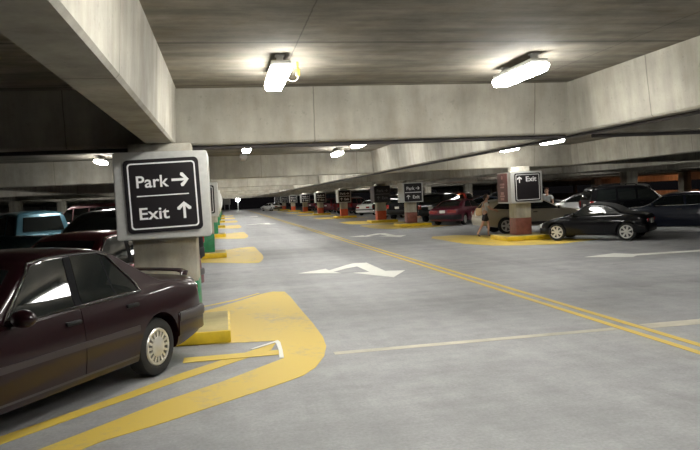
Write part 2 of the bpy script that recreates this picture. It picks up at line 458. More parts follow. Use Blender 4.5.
def right_island(yc, label, xs=1.0):
    p = [(8.0, yc + 3.5), (8.05, yc - 0.2), (8.5, yc - 1.6), (9.3, yc - 2.2), (10.3, yc - 2.5), (12.4, yc - 1.6), (11.4, yc - 0.3), (11.2, yc + 2), (9.4, yc + 4.6), (8.4, yc + 4.6)]
    marking('painted_island', [p], M['yellow'], label, 'floor marking', group='right yellow islands')
RC = [22.4, 36.9, 44.4, 58.8, 73.6, 87.8, 103.5, 119.5, 134.0]
rl = ['under the brown-sided Exit sign', 'under the second Park and Exit sign of the right row', 'under the dark unlit sign', 'fourth in the right row', 'fifth in the right row', 'sixth in the right row', 'seventh in the right row', 'eighth in the right row', 'ninth in the right row']
for y, l in zip(RC, rl): right_island(y, 'faded yellow painted island ' + l)
def dbl(x0, label):
    marking('lane_line', [[(x0, 1.5), (x0 + 0.1, 1.5), (x0 + 0.1, 148), (x0, 148)]], M['yellow_line'], label, 'floor marking')
dbl(4.72, 'left stripe of the double yellow centre line'); dbl(4.95, 'right stripe of the double yellow centre line')
# combined straight-and-turn arrows
def arrow(dx, dy, label, mirror=False):
    A = [(3.32, 17.9), (3.68, 17.85), (3.66, 15.62), (4.1, 15.46), (3.53, 14.3), (2.88, 15.66), (3.28, 15.62), (3.26, 17.05)]
    B = [(3.26, 17.05), (3.32, 17.9), (3.1, 17.6), (2.46, 16.55), (2.43, 16.95), (1.66, 16.32), (2.63, 15.75), (2.5, 16.15), (2.9, 16.7)]
    P = []
    for q in (A, B):
        q = [(-(x - 3) + 3 if mirror else x, -(y - 16.3) + 16.3 if mirror else y) for x, y in q]
        if mirror: q = q
        P.append(q)
    marking('lane_arrow', P, M['white_paint'], label, 'floor marking', (dx, dy))
arrow(0, 0, 'large white straight-and-turn arrow in the middle of the left lane')
arrow(3.75, 13.6, 'white turn arrow beyond the double yellow line, halfway down the right lane')
arrow(-0.2, 37.5, 'small distant white arrow in the left lane near the far end')
marking('lane_arrow', [[(8.85, 15.75), (9.75, 15.05), (10.05, 15.35), (11.8, 15.3), (12.6, 15.4), (12.6, 15.75), (11.8, 15.65), (10.2, 15.72), (9.95, 16.2)]], M['white_paint'], 'thin white arrow lying across the right lane in front of the black convertible', 'floor marking')
marking('lane_arrow', [[(2.2, 82), (3.9, 80), (3.9, 84)]], M['white_paint'], 'farthest tiny white arrow in the left lane', 'floor marking')
struct(MB().prism([(1.15, 7.58, 0.0004), (4.7, 7.58, 0.0004), (4.7, 7.72, 0.0004), (1.15, 7.72, 0.0004)], (0, 0, 0.002)).build('trim_1', M['joint'], smooth=False))
struct(MB().prism([(5.08, 7.5, 0.0004), (9.5, 7.5, 0.0004), (9.5, 7.78, 0.0004), (5.08, 7.78, 0.0004)], (0, 0, 0.002)).build('trim_2', M['joint'], smooth=False))

# ---------------------------------------------------------------- columns, kerbs, signs
def kerb_mesh(w, l):
    r = thing('kerb', 'x', 'kerb')
    b = MB(); b.box((-w / 2, -l / 2, 0), (w / 2, l / 2, 0.158), 0.02); b.build('painted_side', M['yellow_curb'], r)
    b = MB(); b.box((-w / 2 + 0.03, -l / 2 + 0.03, 0.1), (w / 2 - 0.03, l / 2 - 0.03, 0.163), 0.01); tag(b.build('kerb_top', M['curb_top'], r), 'kerb top with worn paint')
    return r
def column_mesh(w, base_mat):
    r = thing('column', 'x', 'column')
    h = w / 2
    b = MB(); b.box((-h, -h, 0), (h, h, BZ - 0.17 - 0.006), 0.025); b.build('shaft', M['column'], r)
    b = MB(); b.box((-h - 0.004, -h - 0.004, 0.002), (h + 0.004, h + 0.004, 0.62), 0.026); b.build('painted_base', base_mat, r)
    return r

_text = {}
def text_mesh(s, size, bold=0.014):
    if (s, size) in _text: return _text[(s, size)]
    c = bpy.data.curves.new('t', 'FONT'); c.body = s; c.size = size; c.offset = bold * size; c.extrude = 0.003
    c.align_x = 'LEFT'; c.resolution_u = 4
    o = bpy.data.objects.new('t', c); COL.objects.link(o)
    dg = bpy.context.evaluated_depsgraph_get()
    me = bpy.data.meshes.new_from_object(o.evaluated_get(dg))
    bpy.data.objects.remove(o); bpy.data.curves.remove(c)
    me.name = 'lettering'
    me.transform(Matrix.Rotation(PI / 2, 4, 'X'))
    me.materials.clear(); me.materials.append(M['sign_white'])
    _text[(s, size)] = me
    return me
def fit_text(s, x0, x1, cap):
    """mesh copy scaled to run from x0 to x1 with the given cap height"""
    me = text_mesh(s, 0.25).copy()
    xs = [v.co.x for v in me.vertices]; zs = [v.co.z for v in me.vertices if True]
    zmax = max(zs); a, b_ = min(xs), max(xs)
    zb = 0.0
    sx = (x1 - x0) / (b_ - a); sz = cap / (zmax - zb)
    me.transform(Matrix.Translation((x0 - a * sx, 0, 0)) @ Matrix.Diagonal((sx, 1, sz, 1)))
    return me
def round_rect(w, h, r, n=6):
    p = []
    for cx_, cz_, a0 in ((w / 2 - r, h / 2 - r, 0), (-w / 2 + r, h / 2 - r, PI / 2), (-w / 2 + r, -h / 2 + r, PI), (w / 2 - r, -h / 2 + r, 1.5 * PI)):
        for i in range(n + 1):
            a = a0 + i * PI / 2 / n; p.append((cx_ + r * math.cos(a), cz_ + r * math.sin(a)))
    return p
def arrow_pts(size, ang):
    L = size / 2
    t = 0.15 * size
    # arrow pointing +x with chevron head like the photo
    p = [(-L, -t / 2), (L * 0.45, -t / 2), (L * 0.02, -L * 0.52), (L * 0.02 + t * 0.15, -L * 0.78), (L * 0.12, -L * 0.82), (L * 0.34, -L * 0.82), (L, 0),
         (L * 0.34, L * 0.82), (L * 0.12, L * 0.82), (L * 0.02 + t * 0.15, L * 0.78), (L * 0.02, L * 0.52), (L * 0.45, t / 2), (-L, t / 2)]
    c, s_ = math.cos(ang), math.sin(ang)
    return [(x * c - y * s_, x * s_ + y * c) for x, y in p]

def sign(name_label, loc, w, dp, h, hole, rows_, pw, ph, px=0.0, dark=False, side_panel=False, tilt=0.0, border=True, divider=0.0, group=None):
    """box sign wrapped round a column; front face towards -Y. rows_: ('text',s,x0,x1,z,cap) / ('arrow',x,z,size,ang)"""
    r = thing('parking_sign', name_label, 'sign', loc, 0, group)
    hs = M['sign_dark'] if dark else M['sign_metal']; wt = M['sign_grey'] if dark else M['sign_white']
    b = MB(); q = hole / 2
    o_ = [(-w / 2, -dp / 2), (w / 2, -dp / 2), (w / 2, dp / 2), (-w / 2, dp / 2)]
    i_ = [(-q, -q), (q, -q), (q, q), (-q, q)]
    V = [[b.bm.verts.new((x, y, z)) for x, y in ring] for ring in (o_, i_) for z in (0, h)]
    ob, ot, ib, it = V
    for k in range(4):
        n = (k + 1) % 4
        b.bm.faces.new((ob[k], ob[n], ot[n], ot[k])); b.bm.faces.new((ib[n], ib[k], it[k], it[n]))
        b.bm.faces.new((ob[n], ob[k], ib[k], ib[n])); b.bm.faces.new((ot[k], ot[n], it[n], it[k]))
    bmesh.ops.bevel(b.bm, geom=[e for e in b.bm.edges], offset=0.012, segments=2, affect='EDGES')
    b.build('housing', hs, r)
    y0 = -dp / 2
    zc = h / 2
    face = None
    b = MB(); b.prism([(x, 0, z) for x, z in round_rect(pw, ph, 0.06)], (0, 0.02, 0))
    face = b.build('sign_face', M['sign_black'], r, smooth=False, loc=(px, y0 - 0.02, zc))
    face.rotation_euler = (0, tilt, 0)
    if border:
        b = MB(); A = round_rect(pw - 0.09, ph - 0.09, 0.045); B = round_rect(pw - 0.125, ph - 0.125, 0.035)
        n = len(A)
        va = [b.bm.verts.new((x, -0.004, z)) for x, z in A]; vb = [b.bm.verts.new((x, -0.004, z)) for x, z in B]
        va2 = [b.bm.verts.new((x, 0.0, z)) for x, z in A]; vb2 = [b.bm.verts.new((x, 0.0, z)) for x, z in B]
        for k in range(n):
            m_ = (k + 1) % n
            b.bm.faces.new((va[k], va[m_], vb[m_], vb[k])); b.bm.faces.new((va[k], va2[k], va2[m_], va[m_])); b.bm.faces.new((vb[k], vb[m_], vb2[m_], vb2[k]))
        b.build('border_line', wt, face, smooth=False)
    for it_ in rows_:
        if it_[0] == 'text':
            me = fit_text(*it_[1:4], it_[5]); me.materials[0] = wt
            o = link('lettering', me, face, (0, -0.004, it_[4])); o['label'] = 'word ' + it_[1]
        elif it_[0] == 'arrow':
            b = MB(); b.prism([(it_[1] + x, -0.006, it_[2] + z) for x, z in arrow_pts(it_[3], it_[4])], (0, 0.006, 0))
            b.build('arrow', wt, face, smooth=False)
        elif it_[0] == 'bar':
            b = MB(); b.box((it_[1], -0.006, it_[3]), (it_[2], 0, it_[4])); b.build('divider_line', wt, face, smooth=False)
    if side_panel:
        x0 = -w / 2
        b = MB(); b.box((x0 - 0.015, -0.30, 0.05), (x0, dp / 2 - 0.03, h - 0.04), 0.004)
        sp = b.build('side_panel', M['sign_brown'], r); sp['label'] = 'brown side panel with small pale marks'
        b = MB()
        yc = (dp / 2 - 0.33) / 2
        for zz in (0.92,):
            b.prism([(x0 - 0.02, yc + 0.07 * math.cos(a), zz + 0.07 * math.sin(a)) for a in [i * PI / 6 for i in range(12)]], (0.006, 0, 0))
        b.build('round_symbol', M['sign_pink'], sp, smooth=False)
        for zz, hw, hh in ((0.68, 0.2, 0.035), (0.58, 0.17, 0.03), (0.36, 0.13, 0.05), (0.26, 0.2, 0.03), (0.16, 0.15, 0.04)):
            b = MB(); b.box((x0 - 0.02, yc - hw, zz - hh), (x0 - 0.014, yc + hw, zz + hh)); b.build('marking_bar', M['sign_pink'], sp, smooth=False)
    return r

# left row
kerb0 = kerb_mesh(1.5, 1.6)
colL = column_mesh(0.80, M['green'])
nth = ['nearest', 'second', 'third', 'fourth', 'fifth', 'sixth', 'seventh']
for k in range(7):
    y = 9.5 + PITCH * k
    o = kerb0 if k == 0 else copy_tree(kerb0)
    o.location = (-0.75, 9.53 + PITCH * k, 0.006)
    o['label'] = 'yellow kerb around the %s green-based column of the left row' % nth[k]
    o = colL if k == 0 else copy_tree(colL)
    o.location = (-0.78, 9.5 + PITCH * k, 0.173)
    o['label'] = ('stained concrete column with green base carrying the big Park and Exit sign' if k == 0 else 'concrete column with green base, %s in the left row' % nth[k])
def shrink(rows_, k):
    out = []
    for t in rows_:
        out.append((t[0], t[1]) + tuple(v * k for v in t[2:]) if t[0] == 'text' else (t[0],) + tuple(v * k for v in t[1:-1]) + ((t[-1],) if t[0] == 'arrow' else (t[-1] * k,)))
    return out
big_rows = shrink([('text', 'Park', -0.335, 0.085, 0.115, 0.155), ('arrow', 0.235, 0.195, 0.225, 0), ('bar', -0.34, 0.335, -0.006, 0.008),
            ('text', 'Exit', -0.325, 0.06, -0.31, 0.155), ('arrow', 0.26, -0.215, 0.225, PI / 2)], 0.94)
sign('large black Park and Exit sign with white arrows on a silver box, nearest at left', (-0.76, 9.45, 1.365), 1.15, 1.16, 1.10, 0.84, big_rows, 0.92, 0.92, px=0.015, tilt=-0.025)
for k in range(1, 7):
    sign('silver box sign seen edge-on at the %s column of the left row' % nth[k], (-0.76, 9.45 + PITCH * k, 1.365), 1.15, 1.16, 1.10, 0.84, big_rows, 0.92, 0.92)
# right row
colR = column_mesh(0.58, M['brick'])
colO = column_mesh(0.62, M['orange'])
exit_rows = [('arrow', -0.30, 0.27, 0.22, PI / 2), ('text', 'Exit', -0.06, 0.33, 0.20, 0.17)]
mid_rows = [('text', 'Park', -0.37, 0.1, 0.14, 0.18), ('arrow', 0.27, 0.23, 0.22, 0), ('bar', -0.46, 0.46, -0.02, 0.02), ('arrow', -0.28, -0.25, 0.24, PI / 2), ('text', 'Exit', -0.02, 0.37, -0.34, 0.18)]
kr0 = None; uR = uO = False
for k, y in enumerate(RC):
    o = copy_tree(kerb0); o.location = (10.45, y + 0.42, 0.006); o.scale = (1.2, 1, 1)
    o['label'] = 'yellow kerb ' + ['under the brown-sided Exit sign column', 'around the second column of the right row', 'around the column with the dark sign', 'around the fourth column of the right row', 'around the fifth column of the right row', 'around the sixth column of the right row', 'around the seventh column of the right row', 'around the eighth column of the right row', 'around the ninth column of the right row'][k]
    if k < 2:
        o = colR if not uR else copy_tree(colR); uR = True
    else:
        o = colO if not uO else copy_tree(colO); uO = True
    o.location = (10.36, y + 0.36, 0.173)
    o['label'] = ['concrete column with brown-red base under the single-word Exit sign', 'concrete column with brown-red base left of the maroon sedan',
                  'concrete column with orange-red base under the dark sign', 'concrete column with orange-red base right of the white sedan, fourth in row',
                  'concrete column with orange-red base, fifth in the right row', 'concrete column with orange-red base, sixth in the right row', 'concrete column with orange-red base, seventh in the right row', 'concrete column with orange-red base, eighth in the right row', 'concrete column with orange-red base, ninth in the right row'][k]
    if k == 0:
        sign('black Exit sign with up arrow on a white box with brown side panel', (10.37, y + 0.36, 1.30), 1.16, 1.2, 1.10, 0.62, exit_rows, 0.96, 0.98, px=0.03, side_panel=True, tilt=-0.01)
    else:
        sign(['', 'black Park and Exit sign on a silver box left of the maroon sedan', 'dark unlit sign box with faint grey lettering', 'black sign box fourth in the right row, above an orange-red base',
              'black sign box fifth in the right row', 'black sign box sixth in the right row', 'black sign box seventh in the right row', 'black sign box eighth in the right row', 'black sign box ninth in the right row'][k],
             (10.38, y + 0.36, 1.34), 1.16 if k != 2 else 1.1, 1.16, 1.1, 0.66, mid_rows, 1.0, 1.0 if k != 2 else 1.04, dark=(k == 2), border=False)
# plain columns of the outer rows
colP = column_mesh(0.72, M['column']); used_p = False
for x, side in ((24.0, 'outer right'), (38.0, 'far right'), (-14.3, 'outer left'), (-26.0, 'far left')):
    for n, y in enumerate([9.5 + PITCH * j for j in range(1, 8)]):
        o = colP if not used_p else copy_tree(colP); used_p = True
        o.location = (x, y + 0.25, 0); o.scale = (1, 1, 2.58 / 2.414)
        o['label'] = 'plain concrete column among the parked cars, %s row, %s from the front' % (side, ORD[n])

# ---------------------------------------------------------------- cars
def pchip(pts):
    pts = sorted(pts); xs = [p[0] for p in pts]; ys = [p[1] for p in pts]; n = len(xs)
    h = [xs[i + 1] - xs[i] for i in range(n - 1)]; dl = [(ys[i + 1] - ys[i]) / h[i] for i in range(n - 1)]
    m = [0] * n
    for i in range(1, n - 1):
        if dl[i - 1] * dl[i] > 0:
            w1 = 2 * h[i] + h[i - 1]; w2 = h[i] + 2 * h[i - 1]
            m[i] = (w1 + w2) / (w1 / dl[i - 1] + w2 / dl[i])
    m[0] = dl[0]; m[-1] = dl[-1]
    def f(x):
        if x <= xs[0]: return ys[0]
        if x >= xs[-1]: return ys[-1]
        i = 0
        while x > xs[i + 1]: i += 1
        t = (x - xs[i]) / h[i]
        return ((1 + 2 * t) * (1 - t) ** 2 * ys[i] + t * (1 - t) ** 2 * h[i] * m[i] + t * t * (3 - 2 * t) * ys[i + 1] + t * t * (t - 1) * h[i] * m[i + 1])
    return f

class Body:
    def __init__(s, top, belt, plan, zb=0.2, tumble=0.36, rr=0.11, bulge=0.05, zmid=0.56):
        s.top = pchip(top); s.belt = pchip(belt); s.plan = pchip(plan); s.toppts = sorted(top)
        s.xr, s.xf = s.toppts[0][0], s.toppts[-1][0]
        s.zb0, s.tum, s.rr, s.bul, s.zmid = zb, tumble, rr, bulge, zmid
        s._c = {}
    def zb(s, x):
        t = max(0, s.xr + 0.55 - x) / 0.55 + max(0, x - s.xf + 0.5) / 0.5
        return s.zb0 + 0.09 * min(1, t)
    def section(s, x):
        k = round(x, 4)
        if k in s._c: return s._c[k]
        zt, w, zb = s.top(x), s.plan(x), s.zb(x)
        zs = min(s.belt(x), zt - 0.035)
        sy = lambda z: w - s.bul * ((z - s.zmid) / 0.36) ** 2
        pts = [(0, zb), (max(0.05, sy(zb + 0.03) - 0.10), zb), (sy(zb + 0.05) - 0.015, zb + 0.03)]
        za = zb + 0.07
        for i in range(11):
            z = za + (zs - za) * i / 10; pts.append((sy(z), z))
        hc = zt - zs; rr = min(s.rr, hc * 0.9)
        ys = sy(zs); e = max(0, min(1, hc / 0.2)); e = e * e * (3 - 2 * e)
        yr0 = ys - 0.028 * e
        yr = yr0 - max(0, hc - rr) * s.tum
        pts.append((ys - 0.010 * e - 0.002, zs + 0.012 * min(1, hc / 0.1)))
        for i in range(1, 9):
            z = zs + 0.014 * min(1, hc / 0.1) + (zt - rr - zs - 0.014 * min(1, hc / 0.1)) * i / 8
            pts.append((yr0 + (yr - yr0) * i / 8, z))
        p = 2.7
        for i in range(1, 13):
            a = PI / 2 * i / 12
            y = yr * (math.cos(a) ** (2 / p)); z = zt - rr + rr * (math.sin(a) ** (2 / p))
            pts.append((y if i < 12 else 0.0, z))
        s._c[k] = pts
        return pts
    def side_y(s, x, z):
        p = s.section(x)
        for a, b in zip(p[2:], p[3:]):
            if a[1] <= z <= b[1] and b[1] > a[1]:
                return a[0] + (b[0] - a[0]) * (z - a[1]) / (b[1] - a[1])
        return p[2][0] if z < p[2][1] else 0.05
    def top_z(s, x, y):
        p = s.section(x); y = abs(y)
        best = s.top(x)
        for a, b in zip(p[14:], p[15:]):
            if b[0] <= y <= a[0] and a[0] > b[0]:
                return a[1] + (b[1] - a[1]) * (a[0] - y) / (a[0] - b[0])
        return best if y < 0.05 else p[14][1]
    def mesh_bm(s):
        bm = bmesh.new()
        L = s.xf - s.xr; xs = set(round(s.xr + L * i / 84, 4) for i in range(85))
        for q, _ in s.toppts: xs.add(round(q, 4))
        for e in (0.015, 0.04, 0.08): xs.add(round(s.xr + e, 4)); xs.add(round(s.xf - e, 4))
        xs = sorted(xs); xs2 = [xs[0]]
        for q in xs[1:]:
            if q - xs2[-1] > 0.007: xs2.append(q)
        rings = []
        for x in xs2:
            p = s.section(x)
            full = [(y, z) for y, z in p] + [(-y, z) for y, z in p[-2:0:-1]]
            rings.append([bm.verts.new((x, y, z)) for y, z in full])
        n = len(rings[0])
        for A, B in zip(rings, rings[1:]):
            for j in range(n): bm.faces.new((A[j], B[j], B[(j + 1) % n], A[(j + 1) % n]))
        bm.faces.new(rings[0]); bm.faces.new(rings[-1][::-1])
        bmesh.ops.recalc_face_normals(bm, faces=bm.faces[:])
        return bm

def tess(poly, step=0.07):
    """flat polygon (2D) cut into cells; returns bmesh in the XY plane"""
    bm = bmesh.new(); bm.faces.new([bm.verts.new((a, b, 0)) for a, b in poly])
    for ax in (0, 1):
        lo = min(p[ax] for p in poly); hi = max(p[ax] for p in poly)
        k = lo + step
        while k < hi:
            co = [0, 0, 0]; co[ax] = k; no = [0, 0, 0]; no[ax] = 1
            bmesh.ops.bisect_plane(bm, geom=bm.verts[:] + bm.edges[:] + bm.faces[:], plane_co=co, plane_no=no, dist=1e-5)
            k += step
    return bm
def skirt(bm, vec_fn):
    es = [e for e in bm.edges if e.is_boundary]; mp = {}
    for e in es:
        for v in e.verts:
            if v not in mp: mp[v] = bm.verts.new(v.co + vec_fn(v.co))
    for e in es:
        try: bm.faces.new((e.verts[0], e.verts[1], mp[e.verts[1]], mp[e.verts[0]]))
        except ValueError: pass
def side_patch(B, poly, sgn, off=0.006, step=0.07, sk=0.02):
    b = MB(); b.bm.free(); b.bm = tess(poly, step)
    for v in b.bm.verts:
        x, z = v.co.x, v.co.y
        v.co = (x, sgn * (B.side_y(x, z) + off), z)
    if sk: skirt(b.bm, lambda c: Vector((0, -sgn * sk, 0)))
    return b
def top_patch(B, poly, off=0.008, step=0.08, sk=0.02):
    b = MB(); b.bm.free(); b.bm = tess(poly, step)
    for v in b.bm.verts:
        x, y = v.co.x, v.co.y
        z = B.top_z(x, y); e = 0.01
        n = Vector((-(B.top_z(x + e, y) - B.top_z(x - e, y)) / (2 * e), 0, 1)).normalized()
        v.co = Vector((x, y, z)) + n * off
    if sk: skirt(b.bm, lambda c: Vector((0, 0, -sk)))
    return b
def rear_patch(B, poly, off=0.012, front=False, step=0.08):
    """poly in (y,z) laid on the steep rear (or front) surface found from the centre profile"""
    b = MB(); b.bm.free(); b.bm = tess(poly, step)
    def xat(z):
        a, c = (B.xr, B.xr + 1.3)
        for i in range(40):
            mid = (a + c) / 2
            if B.top(mid) < z: a = mid
            else: c = mid
        return c
    for v in b.bm.verts:
        y, z = v.co.x, v.co.y
        v.co = (xat(z) - off + 0.05 * abs(y) ** 3, y, z)
    skirt(b.bm, lambda c: Vector((0.03, 0, 0)))
    return b
def outline(B, poly, sgn, off=0.008, n=6):
    pts = []
    for (a, b_) in zip(poly, poly[1:] + poly[:1]):
        for i in range(n):
            t = i / n; x = a[0] + (b_[0] - a[0]) * t; z = a[1] + (b_[1] - a[1]) * t
            pts.append((x, sgn * (B.side_y(x, z) + off), z))
    return pts
def end_band(B, z0, z1, xlen, rear=True, off=0.03, n=16):
    """bumper: band wrapped round an end of the body"""
    b = MB(); s = -1 if rear else 1
    xe = (B.xr - off) if rear else (B.xf + off)
    path = []
    x0 = B.xr + xlen if rear else B.xf - xlen
    xi = (B.xr + 0.10) if rear else (B.xf - 0.10)
    zm = (z0 + z1) / 2
    side = []
    for i in range(7):
        x = x0 + (xi - x0) * i / 6
        side.append((x, B.side_y(x, zm) + off * (0.4 + 0.6 * i / 6)))
    ye = side[-1][1]
    arc = [(xi + (xe - xi) * math.sin(a), ye - 0.16 + 0.16 * math.cos(a)) for a in [PI / 2 * i / 5 for i in range(1, 6)]]
    half = side + arc + [(xe - s * -0.0, (ye - 0.16) * t) for t in (0.66, 0.33)]
    path = half + [(xe, 0.0)] + [(x, -y) for x, y in half[::-1]]
    prof = [(-0.10, z0), (-0.012, z0), (0.0, z0 + 0.02), (0.0, z1 - 0.02), (-0.012, z1), (-0.10, z1)]
    rings = []
    for i, (x, y) in enumerate(path):
        t = Vector((path[min(i + 1, len(path) - 1)][0] - path[max(i - 1, 0)][0], path[min(i + 1, len(path) - 1)][1] - path[max(i - 1, 0)][1]))
        t.normalize(); nrm = Vector((t.y, -t.x))
        if nrm.dot(Vector((x - (x0 - s * 0.3), y))) < 0: nrm = -nrm
        rings.append([b.bm.verts.new((x + nrm.x * o, y + nrm.y * o, z)) for o, z in prof])
    k = len(prof)
    for A, C in zip(rings, rings[1:]):
        for j in range(k): b.bm.faces.new((A[j], A[(j + 1) % k], C[(j + 1) % k], C[j]))
    b.bm.faces.new(rings[0]); b.bm.faces.new(rings[-1][::-1])
    return b

def wheel_meshes(r, w, rim_r, style):
    b = MB(); h = w / 2
    prof = [(rim_r, -h * 0.8), (rim_r + 0.02, -h), (r - 0.05, -h * 1.04), (r - 0.012, -h * 0.88), (r, -h * 0.6), (r, h * 0.6), (r - 0.012, h * 0.88), (r - 0.05, h * 1.04), (rim_r + 0.02, h), (rim_r, h * 0.8)]
    b.lathe_y(prof, 40); tire = b.mesh('tire', M['tire'])
    b = MB()   # dark dish behind the cover (outer side +y)
    b.lathe_y([(0.02, h * 0.2), (rim_r + 0.004, h * 0.2), (rim_r + 0.004, h * 0.55), (0.02, h * 0.55)], 32); dish = b.mesh('wheel_dish', M['alloy_dark'])
    b = MB()
    b.lathe_y([(rim_r - 0.022, h * 0.6), (rim_r - 0.03, h * 0.98), (rim_r - 0.004, h * 1.03), (rim_r + 0.006, h * 0.9), (rim_r + 0.004, h * 0.6)], 40)
    ns = {'cover': 16, 'five': 5, 'six': 7}[style]
    ri = {'cover': 0.55, 'five': 0.22, 'six': 0.25}[style] * rim_r
    for i in range(ns):
        a = 2 * PI * i / ns; c, s = math.cos(a), math.sin(a)
        wi, wo = {'cover': (0.012, 0.016), 'five': (0.035, 0.045), 'six': (0.026, 0.032)}[style]
        q = []
        for rr_, ww in ((ri * 0.9, wi), (rim_r - 0.015, wo)):
            for sg in (-1, 1): q.append((rr_ * c - sg * ww * s, rr_ * s + sg * ww * c))
        q = [q[0], q[1], q[3], q[2]]
        b.prism([(p[0], h * 0.72, p[1]) for p in q], (0, h * 0.24, 0))
    b.lathe_y([(0.001, h * 0.6), (ri, h * 0.6), (ri, h * 0.98), (ri * 0.75, h * 1.06), (0.06, h * 1.06), (0.045, h * 1.14), (0.001, h * 1.16)], 32, closed=False)
    cover = b.mesh('wheel_cover', M['alloy'])
    return tire, dish, cover

def boolean_cut(bm, cutters):
    me = bpy.data.meshes.new('tmp'); bm.to_mesh(me); bm.free()
    o = link('tmp', me)
    cm = MB()
    for c in cutters: c(cm)
    ce = cm.mesh('cut', None, smooth=False); co = link('cut', ce)
    md = o.modifiers.new('b', 'BOOLEAN'); md.operation = 'DIFFERENCE'; md.object = co; md.solver = 'EXACT'
    dg = bpy.context.evaluated_depsgraph_get()
    res = bpy.data.meshes.new_from_object(o.evaluated_get(dg))
    bpy.data.objects.remove(o); bpy.data.objects.remove(co)
    return res

def cyl_cut(x, y0, y1, r, z):
    def f(mb):
        n = 36
        mb.prism([(x + r * math.cos(2 * PI * i / n), y0, z + r * math.sin(2 * PI * i / n)) for i in range(n)], (0, y1 - y0, 0))
    return f

def make_car(name, cat, spec):
    """builds one car at the origin, nose towards +X; returns its root"""
    g = spec.get
    B = Body(spec['top'], spec['belt'], spec['plan'], g('zb', 0.2), g('tumble', 0.36), g('rr', 0.11), g('bulge', 0.05), g('zmid', 0.56))
    paint = spec['paint']
    r = thing(name, 'x', cat)
    wb2 = spec['wb'] / 2; wr = spec['wr']; ww = g('ww', 0.19)
    cuts = []
    for x in (-wb2, wb2):
        for s in (-1, 1):
            y = B.plan(x)
            y0, y1 = (y - 0.26, y + 0.3) if s > 0 else (-y - 0.3, -y + 0.26)
            cuts.append(cyl_cut(x, y0, y1, wr * g('arch', 1.15), wr + 0.015))
    if g('bedcut'):
        x0, x1, yh, z0 = g('bedcut')
        cuts.append(lambda mb: mb.box((x0, -yh, z0), (x1, yh, 2.0)))
    me = boolean_cut(B.mesh_bm(), cuts)
    me.name = 'body'; me.materials.clear(); me.materials.append(paint)
    me.shade_smooth(); me.set_sharp_from_angle(angle=math.radians(32))
    link('body', me, r)
    # wheels
    tire, dish, cover = wheel_meshes(wr, ww, spec['rim'], spec['style'])
    for x in (-wb2, wb2):
        for s in (1, -1):
            y = B.plan(x) - ww / 2 - g('winset', 0.045)
            t = link('wheel', tire, r, (x, s * y, wr))
            if s < 0: t.rotation_euler = (0, 0, PI)
            link('wheel_dish', dish, t); link('wheel_cover', cover, t)
    # doors, windows
    for s in (1, -1):
        for dp in g('doors', []):
            dr = side_patch(B, dp['poly'], s, 0.005, 0.07, 0.012).build('door', paint, r, angle=50)
            hx, hz = dp['handle']
            y = B.side_y(hx, hz)
            b = MB(); b.box((hx - 0.09, s * y - 0.012, hz - 0.018), (hx + 0.09, s * y + 0.03, hz + 0.018), 0.01)
            b.build('door_handle', g('handle_mat', M['black_trim']), dr)
            b = MB(); b.lathe_y([(0.001, 0), (0.012, 0), (0.012, 0.008), (0.001, 0.008)], 10, closed=False)
            lk = b.build('door_lock', M['chrome'], dr, loc=(hx + 0.02, s * y + (0.004 if s > 0 else -0.012), hz - 0.07))
        for wp in g('windows', []):
            w = side_patch(B, wp, s, g('woff', 0.007), 0.06, 0.015).build('side_window', M['glass'], r, angle=50)
        for op in g('trim_outlines', []):
            MB().tube(outline(B, op, s, 0.010), 0.011, 6, True).build('window_trim', g('trim_mat', M['chrome']), r)
        for pp in g('pillars', []):
            side_patch(B, pp, s, 0.008, 0.06, 0.015).build('pillar_trim', M['pillar'], r, angle=50)
        for (p, mat, nm, off) in g('side_extra', []):
            side_patch(B, p, s, off, 0.08, 0.02).build(nm, mat, r, angle=50)
        mx, mz = g('mirror', (0.8, 0.97))
        y = B.side_y(mx, mz)
        b = MB(); b.sphere((0, 0, 0), 0.1, (0.75, 1.15, 0.72), 16, 10)
        for v in b.bm.verts:
            if v.co.x < -0.03: v.co.x = -0.03
        b.tube([(0.0, -s * 0.09, -0.03), (0.02, -s * 0.2, -0.05)], 0.035, 8)
        mr = b.build('door_mirror', g('mirror_mat', paint), r, loc=(mx, s * (y + 0.15), mz + 0.03))
        b = MB(); b.prism([(0, 0.098 * math.cos(a), 0.058 * math.sin(a)) for a in [2 * PI * i / 20 for i in range(20)]], (0.006, 0, 0))
        b.build('mirror_glass', M['glass'], mr, smooth=False, loc=(-0.037, 0, 0))
    if g('windshield'): top_patch(B, spec['windshield'], 0.006).build('windshield', M['glass'], r, angle=50)
    if g('rear_window'): top_patch(B, spec['rear_window'], 0.006).build('rear_window', M['glass'], r, angle=50)
    if g('rear_glass'): rear_patch(B, spec['rear_glass']).build('rear_window', M['glass'], r, angle=50)
    if g('soft_top'): top_patch(B, spec['soft_top'], 0.008).build('soft_top', M['fabric_top'], r, angle=50)
    if g('top_side'):
        for s in (1, -1): side_patch(B, spec['top_side'], s, 0.005, 0.06, 0.02).build('soft_top_side', M['fabric_top'], r, angle=50)
    zr = g('rbump', (0.36, 0.56)); zf = g('fbump', (0.30, 0.52))
    end_band(B, zr[0], zr[1], g('blen', 0.5), True).build('rear_bumper', g('bump_mat', paint), r)
    end_band(B, zf[0], zf[1], 0.45, False).build('front_bumper', g('bump_mat', paint), r)
    for (zz, ln, of) in g('strips', []):
        end_band(B, zz[0], zz[1], ln, True, of).build('bumper_strip', M['strip_grey'], r)
    if g('blade'):
        b = MB(); b.tube(g('blade'), 0.5, 10)
        cs = [Vector(p) for p in g('blade')]
        for i, v in enumerate(b.bm.verts):
            c = cs[i // 10]; o_ = v.co - c
            v.co = c + Vector((o_.x * 0.16, o_.y * 0.05, o_.z * 0.036))
        b.build('spoiler', paint, r)
    # lights
    tl = g('tail', (0.45, 0.74, 0.64, 0.80))
